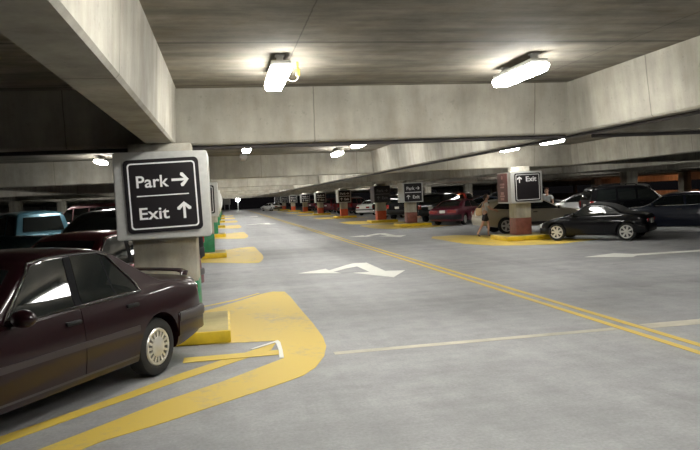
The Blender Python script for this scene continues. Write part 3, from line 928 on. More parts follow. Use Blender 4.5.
    for s in (1, -1):
        y0, y1, z0, z1 = tl
        b = MB(); b.box((B.xr - 0.02, min(s * y0, s * y1), z0), (B.xr + g('tail_wrap', 0.14), max(s * y0, s * y1), z1), 0.02)
        b.build('tail_light', M['tail'], r)
        y0, y1, z0, z1 = g('headl', (0.36, 0.72, 0.56, 0.70))
        b = MB(); b.box((B.xf - g('head_wrap', 0.16), min(s * y0, s * y1), z0), (B.xf + 0.015, max(s * y0, s * y1), z1), 0.02)
        b.build('headlight', M['head'], r)
    b = MB(); gl = g('grille', (0.32, 0.56, 0.68)); b.box((B.xf - 0.05, -gl[0], gl[1]), (B.xf + 0.012, gl[0], gl[2]), 0.01); b.build('grille', M['black_trim'], r)
    pz = g('plate_z', 0.66); b = MB(); b.box((B.xr - 0.035 - g('plate_out', 0.0), -0.155, pz - 0.075), (B.xr + 0.005, 0.155, pz + 0.075), 0.008); b.build('license_plate', M['plate'], r)
    for (lo, hi, mat, nm, bev) in g('boxes', []):
        MB().box(lo, hi, bev).build(nm, mat, r)
    for (pts, rad, mat, nm) in g('tubes', []):
        for s in (1, -1): MB().tube([(p[0], s * p[1], p[2]) for p in pts], rad, 8).build(nm, mat, r)
    r['_B'] = 0; del r['_B']
    return r, B

def place(r, loc, ang, label, local=(0, 0)):
    """put local point of the car at the world point"""
    a = math.radians(ang); c, s = math.cos(a), math.sin(a)
    r.location = (loc[0] - (local[0] * c - local[1] * s), loc[1] - (local[0] * s + local[1] * c), 0.007)
    r.rotation_euler = (0, 0, a)
    r['label'] = label
    return r

SPEC = {}
# four-door saloon, late eighties shape
def saloon(paint, chrome=True):
    rd = [(-0.24, 0.30), (-0.24, 0.895), (-1.00, 0.915), (-1.13, 0.80), (-1.06, 0.66), (-0.98, 0.52), (-0.95, 0.30)]
    fd = [(0.80, 0.30), (0.84, 0.60), (0.78, 0.86), (-0.22, 0.895), (-0.22, 0.30)]
    w1 = [(0.55, 0.905), (0.13, 1.315), (0.0, 1.342), (-0.25, 1.350), (-0.19, 0.925)]
    w2 = [(-0.29, 0.928), (-0.35, 1.352), (-0.64, 1.346), (-0.72, 1.335), (-0.74, 0.938)]
    w3 = [(-0.765, 0.938), (-0.745, 1.330), (-0.80, 1.305), (-1.075, 0.99), (-1.075, 0.944)]
    blade = [(-2.11, 0.66, 0.965), (-2.14, 0.65, 1.00), (-2.15, 0.58, 1.022), (-2.16, 0.3, 1.03), (-2.165, 0, 1.033), (-2.16, -0.3, 1.03), (-2.15, -0.58, 1.022), (-2.14, -0.65, 1.00), (-2.11, -0.66, 0.965)]
    return dict(paint=paint, wb=2.72, wr=0.302, rim=0.192, style='cover', zb=0.20, rr=0.08, tumble=0.36,
        top=[(-2.33, 0.72), (-2.31, 0.92), (-2.25, 0.965), (-1.86, 0.995), (-1.62, 1.01), (-1.45, 1.07), (-1.12, 1.25), (-0.90, 1.37), (-0.76, 1.405), (-0.4, 1.43), (-0.1, 1.425), (0.08, 1.395), (0.22, 1.325), (0.78, 0.95), (0.9, 0.915), (1.6, 0.84), (2.1, 0.765), (2.24, 0.70), (2.27, 0.55)],
        belt=[(-2.33, 0.84), (-1.6, 0.94), (-0.4, 0.912), (0.6, 0.88), (1.5, 0.82), (2.27, 0.62)],
        plan=[(-2.33, 0.66), (-2.30, 0.735), (-2.17, 0.79), (-1.8, 0.835), (-1.0, 0.852), (0.5, 0.852), (1.4, 0.835), (1.95, 0.79), (2.2, 0.71), (2.27, 0.62)],
        doors=[dict(poly=fd, handle=(-0.11, 0.79)), dict(poly=rd, handle=(-0.93, 0.81))],
        windows=[w1, w2, w3], pillars=[[(-0.20, 0.925), (-0.26, 1.35), (-0.34, 1.352), (-0.28, 0.928)], [(-0.742, 0.938), (-0.722, 1.335), (-0.742, 1.33), (-0.763, 0.938)]],
        trim_outlines=[[(0.60, 0.90), (0.13, 1.338), (0.0, 1.362), (-0.3, 1.370), (-0.7, 1.358), (-0.82, 1.318), (-1.105, 0.995), (-1.10, 0.928), (-0.25, 0.912)]],
        trim_mat=M['chrome'] if chrome else M['black_trim'], mirror=(0.52, 0.915),
        windshield=[(0.25, -0.53), (0.25, 0.53), (0.70, 0.69), (0.74, 0.0), (0.70, -0.69)],
        rear_window=[(-0.97, -0.53), (-0.97, 0.53), (-1.40, 0.62), (-1.44, 0), (-1.40, -0.62)],
        side_extra=[([(1.0, 0.545), (1.0, 0.60), (-1.00, 0.60), (-1.00, 0.545)], M['grey_trim'], 'side_molding', 0.014),
                    ([(0.98, 0.285), (0.98, 0.305), (-1.0, 0.305), (-1.0, 0.285)], M['strip_grey'], 'sill_strip', 0.006)],
        rbump=(0.34, 0.60), fbump=(0.24, 0.50), blen=0.63, tail=(0.36, 0.70, 0.68, 0.84), tail_wrap=0.08, plate_z=0.75,
        strips=[((0.49, 0.605), 0.61, 0.042)], blade=blade)
hero, HB = make_car('sedan', 'car', saloon(M['p_burgundy']))
place(hero, (-0.755, 7.33), 240.2, 'dark burgundy sedan at the left edge with silver wheel cover and chrome window trim', (-1.36, 0.80))

# rounder nineties saloon
def saloon2(paint):
    return dict(paint=paint, wb=2.75, wr=0.31, rim=0.2, style='six', zb=0.2, rr=0.12, tumble=0.42,
        top=[(-2.50, 0.66), (-2.47, 0.86), (-2.36, 0.95), (-1.95, 1.0), (-1.80, 1.02), (-1.45, 1.19), (-1.05, 1.345), (-0.6, 1.40), (-0.1, 1.41), (0.25, 1.36), (0.55, 1.24), (1.2, 0.95), (1.4, 0.90), (2.0, 0.79), (2.3, 0.68), (2.4, 0.52)],
        belt=[(-2.5, 0.80), (-1.6, 0.95), (-0.4, 0.94), (0.9, 0.92), (1.5, 0.82), (2.4, 0.58)],
        plan=[(-2.50, 0.66), (-2.46, 0.76), (-2.25, 0.85), (-1.7, 0.90), (0.5, 0.905), (1.4, 0.88), (2.05, 0.80), (2.3, 0.69), (2.4, 0.58)],
        doors=[dict(poly=[(0.92, 0.27), (0.95, 0.6), (0.9, 0.905), (-0.36, 0.925), (-0.36, 0.27)], handle=(-0.18, 0.8)), dict(poly=[(-0.38, 0.27), (-0.38, 0.925), (-1.15, 0.935), (-1.28, 0.82), (-1.02, 0.58), (-0.95, 0.27)], handle=(-1.05, 0.82))],
        windows=[[(0.92, 0.945), (0.3, 1.30), (-0.28, 1.325), (-0.32, 0.955)], [(-0.40, 0.955), (-0.36, 1.325), (-0.85, 1.29), (-1.35, 0.985)]],
        windshield=[(0.58, -0.55), (0.58, 0.55), (1.15, 0.7), (1.2, 0), (1.15, -0.7)],
        rear_window=[(-1.18, -0.55), (-1.18, 0.55), (-1.72, 0.64), (-1.76, 0), (-1.72, -0.64)],
        rbump=(0.34, 0.60), fbump=(0.26, 0.50), tail=(0.30, 0.78, 0.68, 0.84), plate_z=0.76, mirror=(0.82, 0.955), bump_mat=M['black_trim'])
s2, _ = make_car('sedan', 'car', saloon2(M['p_maroon']))
place(s2, (12.8, 35.2), 48, 'maroon sedan with pale rear plate, tail towards us, right of the second sign', (-1.375, -0.8))

# crossover
def crossover(paint):
    return dict(paint=paint, wb=2.62, wr=0.35, rim=0.235, style='five', zb=0.28, rr=0.13, tumble=0.33, zmid=0.68, arch=1.13,
        top=[(-2.26, 0.75), (-2.24, 0.98), (-2.15, 1.12), (-1.90, 1.50), (-1.72, 1.60), (-1.2, 1.65), (-0.4, 1.67), (0.05, 1.645), (0.35, 1.55), (1.12, 1.10), (1.3, 1.06), (1.9, 0.97), (2.2, 0.86), (2.28, 0.62)],
        belt=[(-2.26, 0.95), (-1.0, 1.07), (1.0, 1.02), (1.6, 0.94), (2.28, 0.70)],
        plan=[(-2.26, 0.74), (-2.22, 0.80), (-1.9, 0.87), (-1.0, 0.905), (0.8, 0.905), (1.6, 0.88), (2.1, 0.80), (2.28, 0.64)],
        doors=[dict(poly=[(0.9, 0.42), (0.95, 0.7), (0.9, 1.0), (-0.3, 1.045), (-0.3, 0.42)], handle=(-0.12, 0.92)), dict(poly=[(-0.32, 0.42), (-0.32, 1.045), (-1.1, 1.06), (-1.2, 0.9), (-0.95, 0.68), (-0.88, 0.42)], handle=(-1.0, 0.94))],
        windows=[[(0.92, 1.06), (0.32, 1.46), (-0.24, 1.50), (-0.28, 1.075)], [(-0.36, 1.08), (-0.32, 1.50), (-1.0, 1.49), (-1.08, 1.10)], [(-1.16, 1.105), (-1.08, 1.49), (-1.55, 1.45), (-1.85, 1.16)]],
        windshield=[(0.40, -0.58), (0.40, 0.58), (1.06, 0.72), (1.1, 0), (1.06, -0.72)],
        rear_glass=[(-0.58, 1.16), (0.58, 1.16), (0.52, 1.50), (-0.52, 1.50)],
        side_extra=[([(0.9, 0.34), (0.9, 0.46), (-0.9, 0.46), (-0.9, 0.34)], M['grey_trim'], 'sill_cladding', 0.012)],
        rbump=(0.45, 0.72), fbump=(0.4, 0.66), tail=(0.55, 0.80, 0.85, 1.08), tail_wrap=0.16, headl=(0.36, 0.70, 0.72, 0.86), grille=(0.34, 0.68, 0.86), plate_z=0.88, mirror=(0.86, 1.07))
def lower(sp, k, kn=0.55):
    """pull everything above the wheel line down"""
    f = lambda z: z if z < kn else kn + (z - kn) * k
    for key in ('top', 'belt'): sp[key] = [(x, f(z)) for x, z in sp[key]]
    sp['windows'] = [[(x, f(z)) for x, z in w_] for w_ in sp['windows']]
    sp['rear_glass'] = [(y, f(z)) for y, z in sp['rear_glass']]
    for d_ in sp['doors']:
        d_['poly'] = [(x, f(z)) for x, z in d_['poly']]; d_['handle'] = (d_['handle'][0], f(d_['handle'][1]))
    for key in ('tail', 'headl'): sp[key] = sp[key][:2] + tuple(f(z) for z in sp[key][2:])
    sp['grille'] = sp['grille'][:1] + tuple(f(z) for z in sp['grille'][1:])
    sp['plate_z'] = f(sp['plate_z']); sp['mirror'] = (sp['mirror'][0], f(sp['mirror'][1])); sp['rbump'] = tuple(f(z) for z in sp['rbump']); sp['fbump'] = tuple(f(z) for z in sp['fbump'])
    sp['wr'] = 0.335; sp['rim'] = 0.225
    return sp
gold, _ = make_car('crossover', 'car', lower(crossover(M['p_gold']), 0.80))
place(gold, (11.12, 25.7), -4, 'champagne gold crossover behind the brown-sided Exit sign column', (-1.31, -0.86))

# boxy SUV
def suv(paint):
    return dict(paint=paint, wb=2.83, wr=0.37, rim=0.24, style='five', zb=0.34, rr=0.12, tumble=0.24, zmid=0.78, arch=1.13,
        top=[(-2.36, 0.80), (-2.34, 1.08), (-2.20, 1.60), (-2.08, 1.71), (-1.5, 1.76), (-0.2, 1.76), (0.12, 1.72), (0.32, 1.62), (0.92, 1.16), (1.1, 1.11), (1.9, 1.05), (2.15, 0.98), (2.26, 0.86), (2.3, 0.66)],
        belt=[(-2.36, 1.03), (1.0, 1.06), (1.6, 1.0), (2.3, 0.76)],
        plan=[(-2.36, 0.80), (-2.32, 0.86), (-2.0, 0.91), (-1.0, 0.93), (0.9, 0.93), (1.7, 0.90), (2.15, 0.84), (2.3, 0.72)],
        doors=[dict(poly=[(0.8, 0.46), (0.85, 0.8), (0.8, 1.03), (-0.3, 1.05), (-0.3, 0.46)], handle=(-0.12, 0.95)), dict(poly=[(-0.32, 0.46), (-0.32, 1.05), (-1.15, 1.05), (-1.22, 0.9), (-1.0, 0.72), (-0.92, 0.46)], handle=(-1.02, 0.95))],
        windows=[[(0.8, 1.10), (0.26, 1.55), (-0.24, 1.60), (-0.28, 1.10)], [(-0.36, 1.10), (-0.34, 1.60), (-1.12, 1.60), (-1.14, 1.10)], [(-1.24, 1.10), (-1.22, 1.60), (-1.98, 1.58), (-2.1, 1.14)]],
        windshield=[(0.38, -0.62), (0.38, 0.62), (0.86, 0.74), (0.88, 0), (0.86, -0.74)],
        rear_glass=[(-0.66, 1.16), (0.66, 1.16), (0.6, 1.58), (-0.6, 1.58)],
        rbump=(0.48, 0.72), fbump=(0.44, 0.70), tail=(0.64, 0.86, 0.82, 1.10), headl=(0.42, 0.76, 0.76, 0.92), grille=(0.4, 0.74, 0.92), plate_z=0.88, mirror=(0.74, 1.12), bump_mat=M['black_trim'],
        tubes=[([(-1.9, 0.60, 1.72), (-1.8, 0.60, 1.80), (-0.3, 0.60, 1.80), (-0.2, 0.60, 1.74)], 0.018, M['black_trim'], 'roof_rail')])
suv0, _ = make_car('suv', 'car', suv(M['p_black']))
place(suv0, (18.6, 28.3), -12, 'black SUV with bright window reflections, behind the black convertible', (0, 0))

# estate car
def wagon(paint):
    return dict(paint=paint, wb=2.75, wr=0.315, rim=0.2, style='six', zb=0.22, rr=0.12, tumble=0.34, zmid=0.6,
        top=[(-2.36, 0.72), (-2.34, 0.98), (-2.2, 1.22), (-2.02, 1.37), (-1.8, 1.41), (-0.6, 1.43), (0.05, 1.42), (0.32, 1.37), (0.48, 1.28), (0.92, 1.0), (1.1, 0.95), (1.9, 0.86), (2.25, 0.74), (2.35, 0.56)],
        belt=[(-2.36, 0.93), (-0.4, 0.97), (0.9, 0.95), (1.5, 0.87), (2.35, 0.62)],
        plan=[(-2.36, 0.74), (-2.32, 0.81), (-2.0, 0.87), (-1.0, 0.90), (0.6, 0.90), (1.5, 0.87), (2.1, 0.78), (2.35, 0.62)],
        doors=[dict(poly=[(0.92, 0.3), (0.96, 0.6), (0.9, 0.93), (-0.36, 0.955), (-0.36, 0.3)], handle=(-0.18, 0.84)), dict(poly=[(-0.38, 0.3), (-0.38, 0.955), (-1.15, 0.955), (-1.25, 0.82), (-1.02, 0.6), (-0.95, 0.3)], handle=(-1.05, 0.84))],
        windows=[[(0.78, 0.985), (0.38, 1.27), (-0.28, 1.31), (-0.32, 0.99)], [(-0.40, 0.99), (-0.38, 1.31), (-1.12, 1.30), (-1.16, 1.0)], [(-1.25, 1.0), (-1.22, 1.30), (-1.85, 1.27), (-2.05, 1.04)]],
        windshield=[(0.50, -0.58), (0.50, 0.58), (0.86, 0.7), (0.90, 0), (0.86, -0.7)],
        rear_glass=[(-0.58, 1.04), (0.58, 1.04), (0.5, 1.30), (-0.5, 1.30)],
        trim_outlines=[[(0.84, 0.975), (0.40, 1.29), (-0.3, 1.33), (-1.9, 1.29), (-2.12, 1.03), (-0.4, 0.98)]],
        rbump=(0.36, 0.6), fbump=(0.3, 0.54), tail=(0.6, 0.8, 0.7, 0.95), plate_z=0.78, mirror=(0.66, 1.0))
wag, _ = make_car('station_wagon', 'car', wagon(M['p_navy']))
place(wag, (14.3, 22.1), 140, 'dark navy wagon at the right edge of the photo beside the black convertible', (1.375, 0.86))

# small convertible with the soft top up
def convertible(paint):
    return dict(paint=paint, wb=2.23, wr=0.285, rim=0.205, style='six', ww=0.19, zb=0.17, rr=0.10, tumble=0.42, zmid=0.5, bulge=0.06,
        top=[(-1.72, 0.56), (-1.69, 0.76), (-1.60, 0.84), (-1.15, 0.90), (-0.98, 0.94), (-0.70, 1.10), (-0.42, 1.19), (-0.1, 1.22), (0.12, 1.20), (0.26, 1.13), (0.72, 0.84), (0.85, 0.80), (1.3, 0.73), (1.6, 0.62), (1.72, 0.50), (1.74, 0.40)],
        belt=[(-1.72, 0.70), (-1.1, 0.83), (0.0, 0.79), (0.7, 0.77), (1.3, 0.68), (1.74, 0.47)],
        plan=[(-1.72, 0.52), (-1.69, 0.62), (-1.5, 0.75), (-1.1, 0.81), (-0.2, 0.80), (0.6, 0.81), (1.1, 0.80), (1.5, 0.70), (1.68, 0.56), (1.74, 0.46)],
        doors=[dict(poly=[(0.62, 0.25), (0.66, 0.55), (0.62, 0.755), (-0.46, 0.785), (-0.5, 0.5), (-0.44, 0.25)], handle=(-0.34, 0.68))],
        windows=[[(0.56, 0.81), (0.14, 1.09), (-0.30, 1.09), (-0.48, 0.83)]],
        windshield=[(0.25, -0.48), (0.25, 0.48), (0.68, 0.6), (0.71, 0), (0.68, -0.6)],
        soft_top=[(-0.96, -0.58), (-0.60, -0.56), (0.16, -0.5), (0.20, 0), (0.16, 0.5), (-0.60, 0.56), (-0.96, 0.58)],
        top_side=[(-0.38, 1.105), (-0.52, 0.86), (-0.92, 0.865), (-0.70, 1.0), (-0.5, 1.09)],
        rbump=(0.28, 0.50), fbump=(0.22, 0.42), blen=0.4, tail=(0.34, 0.58, 0.58, 0.70), headl=(0.28, 0.54, 0.44, 0.56), head_wrap=0.14, grille=(0.26, 0.27, 0.34), plate_z=0.60, mirror=(0.5, 0.83))
conv, _ = make_car('convertible', 'car', convertible(M['p_black']))
place(conv, (12.42, 19.5), 134, 'small black convertible with grey soft top up and silver wheels, side on', (-1.115, 0.78))

# pickup truck
def pickup(paint):
    return dict(paint=paint, wb=3.1, wr=0.36, rim=0.21, style='five', zb=0.36, rr=0.11, tumble=0.24, zmid=0.75, arch=1.15,
        top=[(-2.65, 0.85), (-2.64, 1.10), (-0.60, 1.10), (-0.575, 1.16), (-0.46, 1.70), (-0.38, 1.775), (0.2, 1.81), (0.6, 1.78), (0.8, 1.70), (1.3, 1.17), (1.45, 1.12), (2.2, 1.05), (2.4, 0.96), (2.45, 0.72)],
        belt=[(-2.65, 1.06), (-0.6, 1.07), (1.2, 1.07), (2.0, 0.99), (2.45, 0.8)],
        plan=[(-2.65, 0.84), (-2.6, 0.88), (-1.0, 0.90), (1.2, 0.90), (2.1, 0.86), (2.4, 0.76), (2.45, 0.7)],
        bedcut=(-2.58, -0.66, 0.78, 0.66), bedmat=True,
        doors=[dict(poly=[(1.2, 0.48), (1.22, 0.8), (1.18, 1.03), (0.12, 1.05), (0.12, 0.48)], handle=(0.3, 0.95))],
        windows=[[(1.12, 1.12), (0.72, 1.60), (0.20, 1.66), (0.16, 1.12)], [(0.08, 1.12), (0.10, 1.66), (-0.33, 1.63), (-0.42, 1.13)]],
        windshield=[(0.84, -0.6), (0.84, 0.6), (1.26, 0.72), (1.28, 0), (1.26, -0.72)],
        rear_glass=None,
        rbump=(0.46, 0.64), fbump=(0.48, 0.72), tail=(0.76, 0.87, 0.76, 1.0), tail_wrap=0.05, headl=(0.45, 0.78, 0.78, 0.94), grille=(0.42, 0.76, 0.94), plate_z=0.55, mirror=(1.02, 1.14), bump_mat=M['chrome'])
pk, PB = make_car('pickup_truck', 'truck', pickup(M['p_teal']))
def pickup_extra(r):
    b = MB(); pr = [(-0.62, 1.20), (0.62, 1.20), (0.55, 1.62), (-0.55, 1.62)]
    def xat(z):
        a, c = -0.6, -0.38
        for i in range(30):
            m_ = (a + c) / 2
            if PB.top(m_) < z: a = m_
            else: c = m_
        return c
    b.prism([(xat(z) - 0.014, y, z) for y, z in pr], (0.03, 0, 0)); b.build('rear_window', M['glass'], r, smooth=False)
    b = MB(); b.box((-2.575, -0.775, 0.662), (-0.665, 0.775, 0.70)); b.build('bed_liner', M['bed'], r, smooth=False)
    for s in (1, -1):
        b = MB(); b.box((-2.62, min(s * 0.77, s * 0.90), 1.085), (-0.62, max(s * 0.77, s * 0.90), 1.12), 0.012); b.build('bed_rail', M['bed'], r)
    b = MB(); b.box((-2.655, -0.78, 1.085), (-2.575, 0.78, 1.12), 0.012); b.build('tailgate_cap', M['bed'], r)
pickup_extra(pk)
place(pk, (-5.25, 21.2), 131, 'teal pickup truck at the far left behind the two dark red sedans', (-0.5, 0))

# minivan
def van(paint):
    return dict(paint=paint, wb=2.95, wr=0.33, rim=0.21, style='six', zb=0.26, rr=0.14, tumble=0.24, zmid=0.72,
        top=[(-2.42, 0.74), (-2.40, 1.05), (-2.26, 1.62), (-2.12, 1.74), (-1.5, 1.80), (0.0, 1.80), (0.35, 1.74), (0.6, 1.62), (1.5, 1.06), (1.65, 1.0), (2.15, 0.86), (2.35, 0.74), (2.42, 0.56)],
        belt=[(-2.42, 1.02), (1.0, 1.02), (1.6, 0.93), (2.42, 0.66)],
        plan=[(-2.42, 0.82), (-2.38, 0.88), (-2.0, 0.94), (-1.0, 0.97), (1.0, 0.96), (1.8, 0.9), (2.25, 0.78), (2.42, 0.64)],
        doors=[dict(poly=[(1.1, 0.4), (1.15, 0.7), (1.1, 0.99), (0.0, 1.01), (0.0, 0.4)], handle=(0.14, 0.9))],
        windows=[[(1.1, 1.07), (0.52, 1.56), (0.06, 1.61), (0.02, 1.07)], [(-0.06, 1.07), (-0.04, 1.62), (-1.12, 1.62), (-1.14, 1.07)], [(-1.22, 1.07), (-1.2, 1.62), (-2.0, 1.60), (-2.14, 1.10)]],
        windshield=[(0.66, -0.64), (0.66, 0.64), (1.42, 0.76), (1.46, 0), (1.42, -0.76)],
        rear_glass=[(-0.68, 1.14), (0.68, 1.14), (0.62, 1.58), (-0.62, 1.58)],
        rbump=(0.40, 0.66), fbump=(0.34, 0.58), tail=(0.72, 0.88, 0.8, 1.12), plate_z=0.88, mirror=(1.0, 1.09))
mv, _ = make_car('minivan', 'car', van(M['p_red']))
place(mv, (12.6, 73.5), 45, 'bright dark-red minivan behind the fifth column of the right row, seen from behind', (-2.2, 0))

def clone(src, old, paint, loc, ang, label, local=(0, 0)):
    c = copy_tree(src, None, {old: paint})
    place(c, loc, ang, label, local)
    return c
PB_ = M['p_burgundy']
# left row
clone(hero, PB_, M['p_red'], (-0.53, 12.9), 240, 'deep red sedan parked just beyond the burgundy sedan, tail behind the big sign column', (-2.4, 0.6))
clone(suv0, M['p_black'], M['p_black'], (-0.75, 17.3), 240, 'black SUV in the left row hidden behind the big Park and Exit sign', (-2.36, 0.6))
for n, (y, src, old, pm, l) in enumerate([(26.2, s2, M['p_maroon'], M['p_grey'], 'grey sedan'), (30.9, mv, M['p_red'], M['p_black'], 'black minivan'), (35.8, hero, PB_, M['p_red'], 'dark red sedan'), (40.6, suv0, M['p_black'], M['p_white'], 'white SUV'), (44.6, s2, M['p_maroon'], M['p_maroon'], 'maroon sedan'), (54.5, hero, PB_, M['p_silver'], 'silver sedan')]):
    clone(src, old, pm, (-0.75, y), 240, '%s in the left row beyond the second green column, %s from there' % (l, ORD[n]), (-2.4, 0.6))
clone(mv, M['p_red'], M['p_red'], (-6.1, 32.8), 135, 'bright red minivan left of the big sign, its roof showing behind the teal pickup', (0, 0)).scale = (1, 1, 1.13)
clone(suv0, M['p_black'], M['p_black'], (-6.7, 40.0), 135, 'black SUV beside the big left sign, between it and the red minivan', (0, 0))
clone(s2, M['p_maroon'], M['p_grey'], (-10.2, 26.5), 135, 'dark grey sedan at the far left edge beyond the teal pickup', (0, 0))
clone(suv0, M['p_black'], M['p_navy'], (-16.0, 33.0), 60, 'navy SUV far back in the dark left bays', (0, 0))
clone(mv, M['p_red'], M['p_grey'], (-10.5, 38.5), 60, 'grey minivan far back in the dark left bays', (0, 0))
clone(s2, M['p_maroon'], M['p_white'], (-7.0, 47.0), 135, 'white sedan far back left of the big sign', (0, 0))
# right front row, tails to the aisle
clone(suv0, M['p_black'], M['p_black'], (12.3, 39.6), 48, 'tall black SUV parked between the second sign and the maroon sedan', (-2.3, 0))
clone(s2, M['p_maroon'], M['p_silver'], (12.3, 50.9), 48, 'silver sedan partly hidden behind the dark sign column', (-2.4, 0))
clone(suv0, M['p_black'], M['p_black'], (12.0, 46.6), 48, 'black SUV between the dark sign and the second Park and Exit sign', (-2.3, 0))
clone(hero, PB_, M['p_white'], (12.6, 62.0), 48, 'white sedan in the gap left of the dark unlit sign', (-2.4, 0))
clone(pk, M['p_teal'], M['p_black'], (13.0, 55.6), 48, 'black pickup truck tucked behind the dark sign column', (-2.5, 0))
clone(suv0, M['p_black'], M['p_red'], (12.2, 69.0), 48, 'dark red SUV between the fourth and fifth columns of the right row', (-2.3, 0))
clone(mv, M['p_red'], M['p_maroon'], (12.2, 82.0), 48, 'maroon minivan between the fifth and sixth columns of the right row', (-2.3, 0))
clone(s2, M['p_maroon'], M['p_red'], (12.2, 86.4), 48, 'red sedan just before the sixth column of the right row', (-2.3, 0))
clone(suv0, M['p_black'], M['p_maroon'], (12.2, 97.5), 48, 'maroon SUV between the sixth and seventh columns of the right row', (-2.3, 0))
clone(hero, PB_, M['p_black'], (12.2, 102.0), 48, 'black sedan close to the seventh column of the right row', (-2.3, 0))
clone(s2, M['p_maroon'], M['p_white'], (8.2, 122), 120, 'white car driving at the far end of the aisle', (0, 0))
# second row on the right
clone(s2, M['p_maroon'], M['p_silver'], (19.6, 35.0), 150, 'silver sedan with bright window between the Exit sign and the black SUV', (0, 0))
clone(suv0, M['p_black'], M['p_black'], (21.4, 25.0), 150, 'big black SUV at the right edge behind the navy wagon', (0, 0))
clone(pk, M['p_teal'], M['p_white'], (26.6, 40.5), 45, 'white pickup truck far back above the black SUV roof', (0, 0))
clone(s2, M['p_maroon'], M['p_navy'], (22.9, 35.5), 140, 'navy sedan far back right of the black SUV', (0, 0))
clone(hero, PB_, M['p_silver'], (29.0, 37.0), 140, 'silver sedan far back at right, behind the navy sedan', (0, 0))
clone(suv0, M['p_black'], M['p_grey'], (31.5, 32.0), 140, 'dark grey SUV far back at the right edge', (0, 0))
clone(suv0, M['p_black'], M['p_red'], (18.6, 56.0), 140, 'red SUV lit orange between the second sign and the walking person', (0, 0))
clone(s2, M['p_maroon'], M['p_blue'], (17.8, 45.0), 140, 'dull blue sedan behind the maroon sedan', (0, 0))
clone(mv, M['p_red'], M['p_grey'], (21.6, 50.5), 140, 'grey minivan behind the walking person', (0, 0))
clone(s2, M['p_maroon'], M['p_red'], (27.5, 47.0), 140, 'red sedan far back between the person and the Exit sign', (0, 0))
clone(hero, PB_, M['p_black'], (18.6, 39.0), 140, 'black sedan behind the person walking', (0, 0))

# sodium lamps in the far bays
def sodium(x, y, z, label):
    r = thing('wall_lamp', label, 'light', (x, y, z))
    MB().box((-0.12, -0.3, -0.04), (0.12, 0.3, 0.08), 0.02).build('housing', M['lamp_house'], r)
    b = MB(); b.box((-0.1, -0.27, -0.10), (0.1, 0.27, -0.04), 0.02); b.build('diffuser', M['sodium'], r)
sodium(45.6, 50, 3.24, 'orange lamp near the far right wall, nearest one'); sodium(45.6, 58, 3.24, 'orange lamp near the far right wall, second one')
sodium(45.6, 66, 3.24, 'orange lamp near the far right wall, third one'); sodium(45.6, 74, 3.24, 'orange lamp near the far right wall, fourth one')
sodium(16.6, 53.0, 3.24, 'orange lamp hanging over the red SUV behind the second sign')

# ---------------------------------------------------------------- people
def skin_mesh(name, verts, edges, radii, mat, root=0, sub=2):
    me = bpy.data.meshes.new(name); me.from_pydata(verts, edges, []); o = link(name, me)
    o.modifiers.new('s', 'SKIN')
    lay = me.skin_vertices[0] if me.skin_vertices else None
    for i, rr in enumerate(radii):
        lay.data[i].radius = rr if isinstance(rr, tuple) else (rr, rr); lay.data[i].use_root = (i == root)
    s = o.modifiers.new('u', 'SUBSURF'); s.levels = sub; s.render_levels = sub
    dg = bpy.context.evaluated_depsgraph_get()
    res = bpy.data.meshes.new_from_object(o.evaluated_get(dg)); bpy.data.objects.remove(o)
    res.name = name; res.materials.clear(); res.materials.append(mat); res.shade_smooth()
    return res

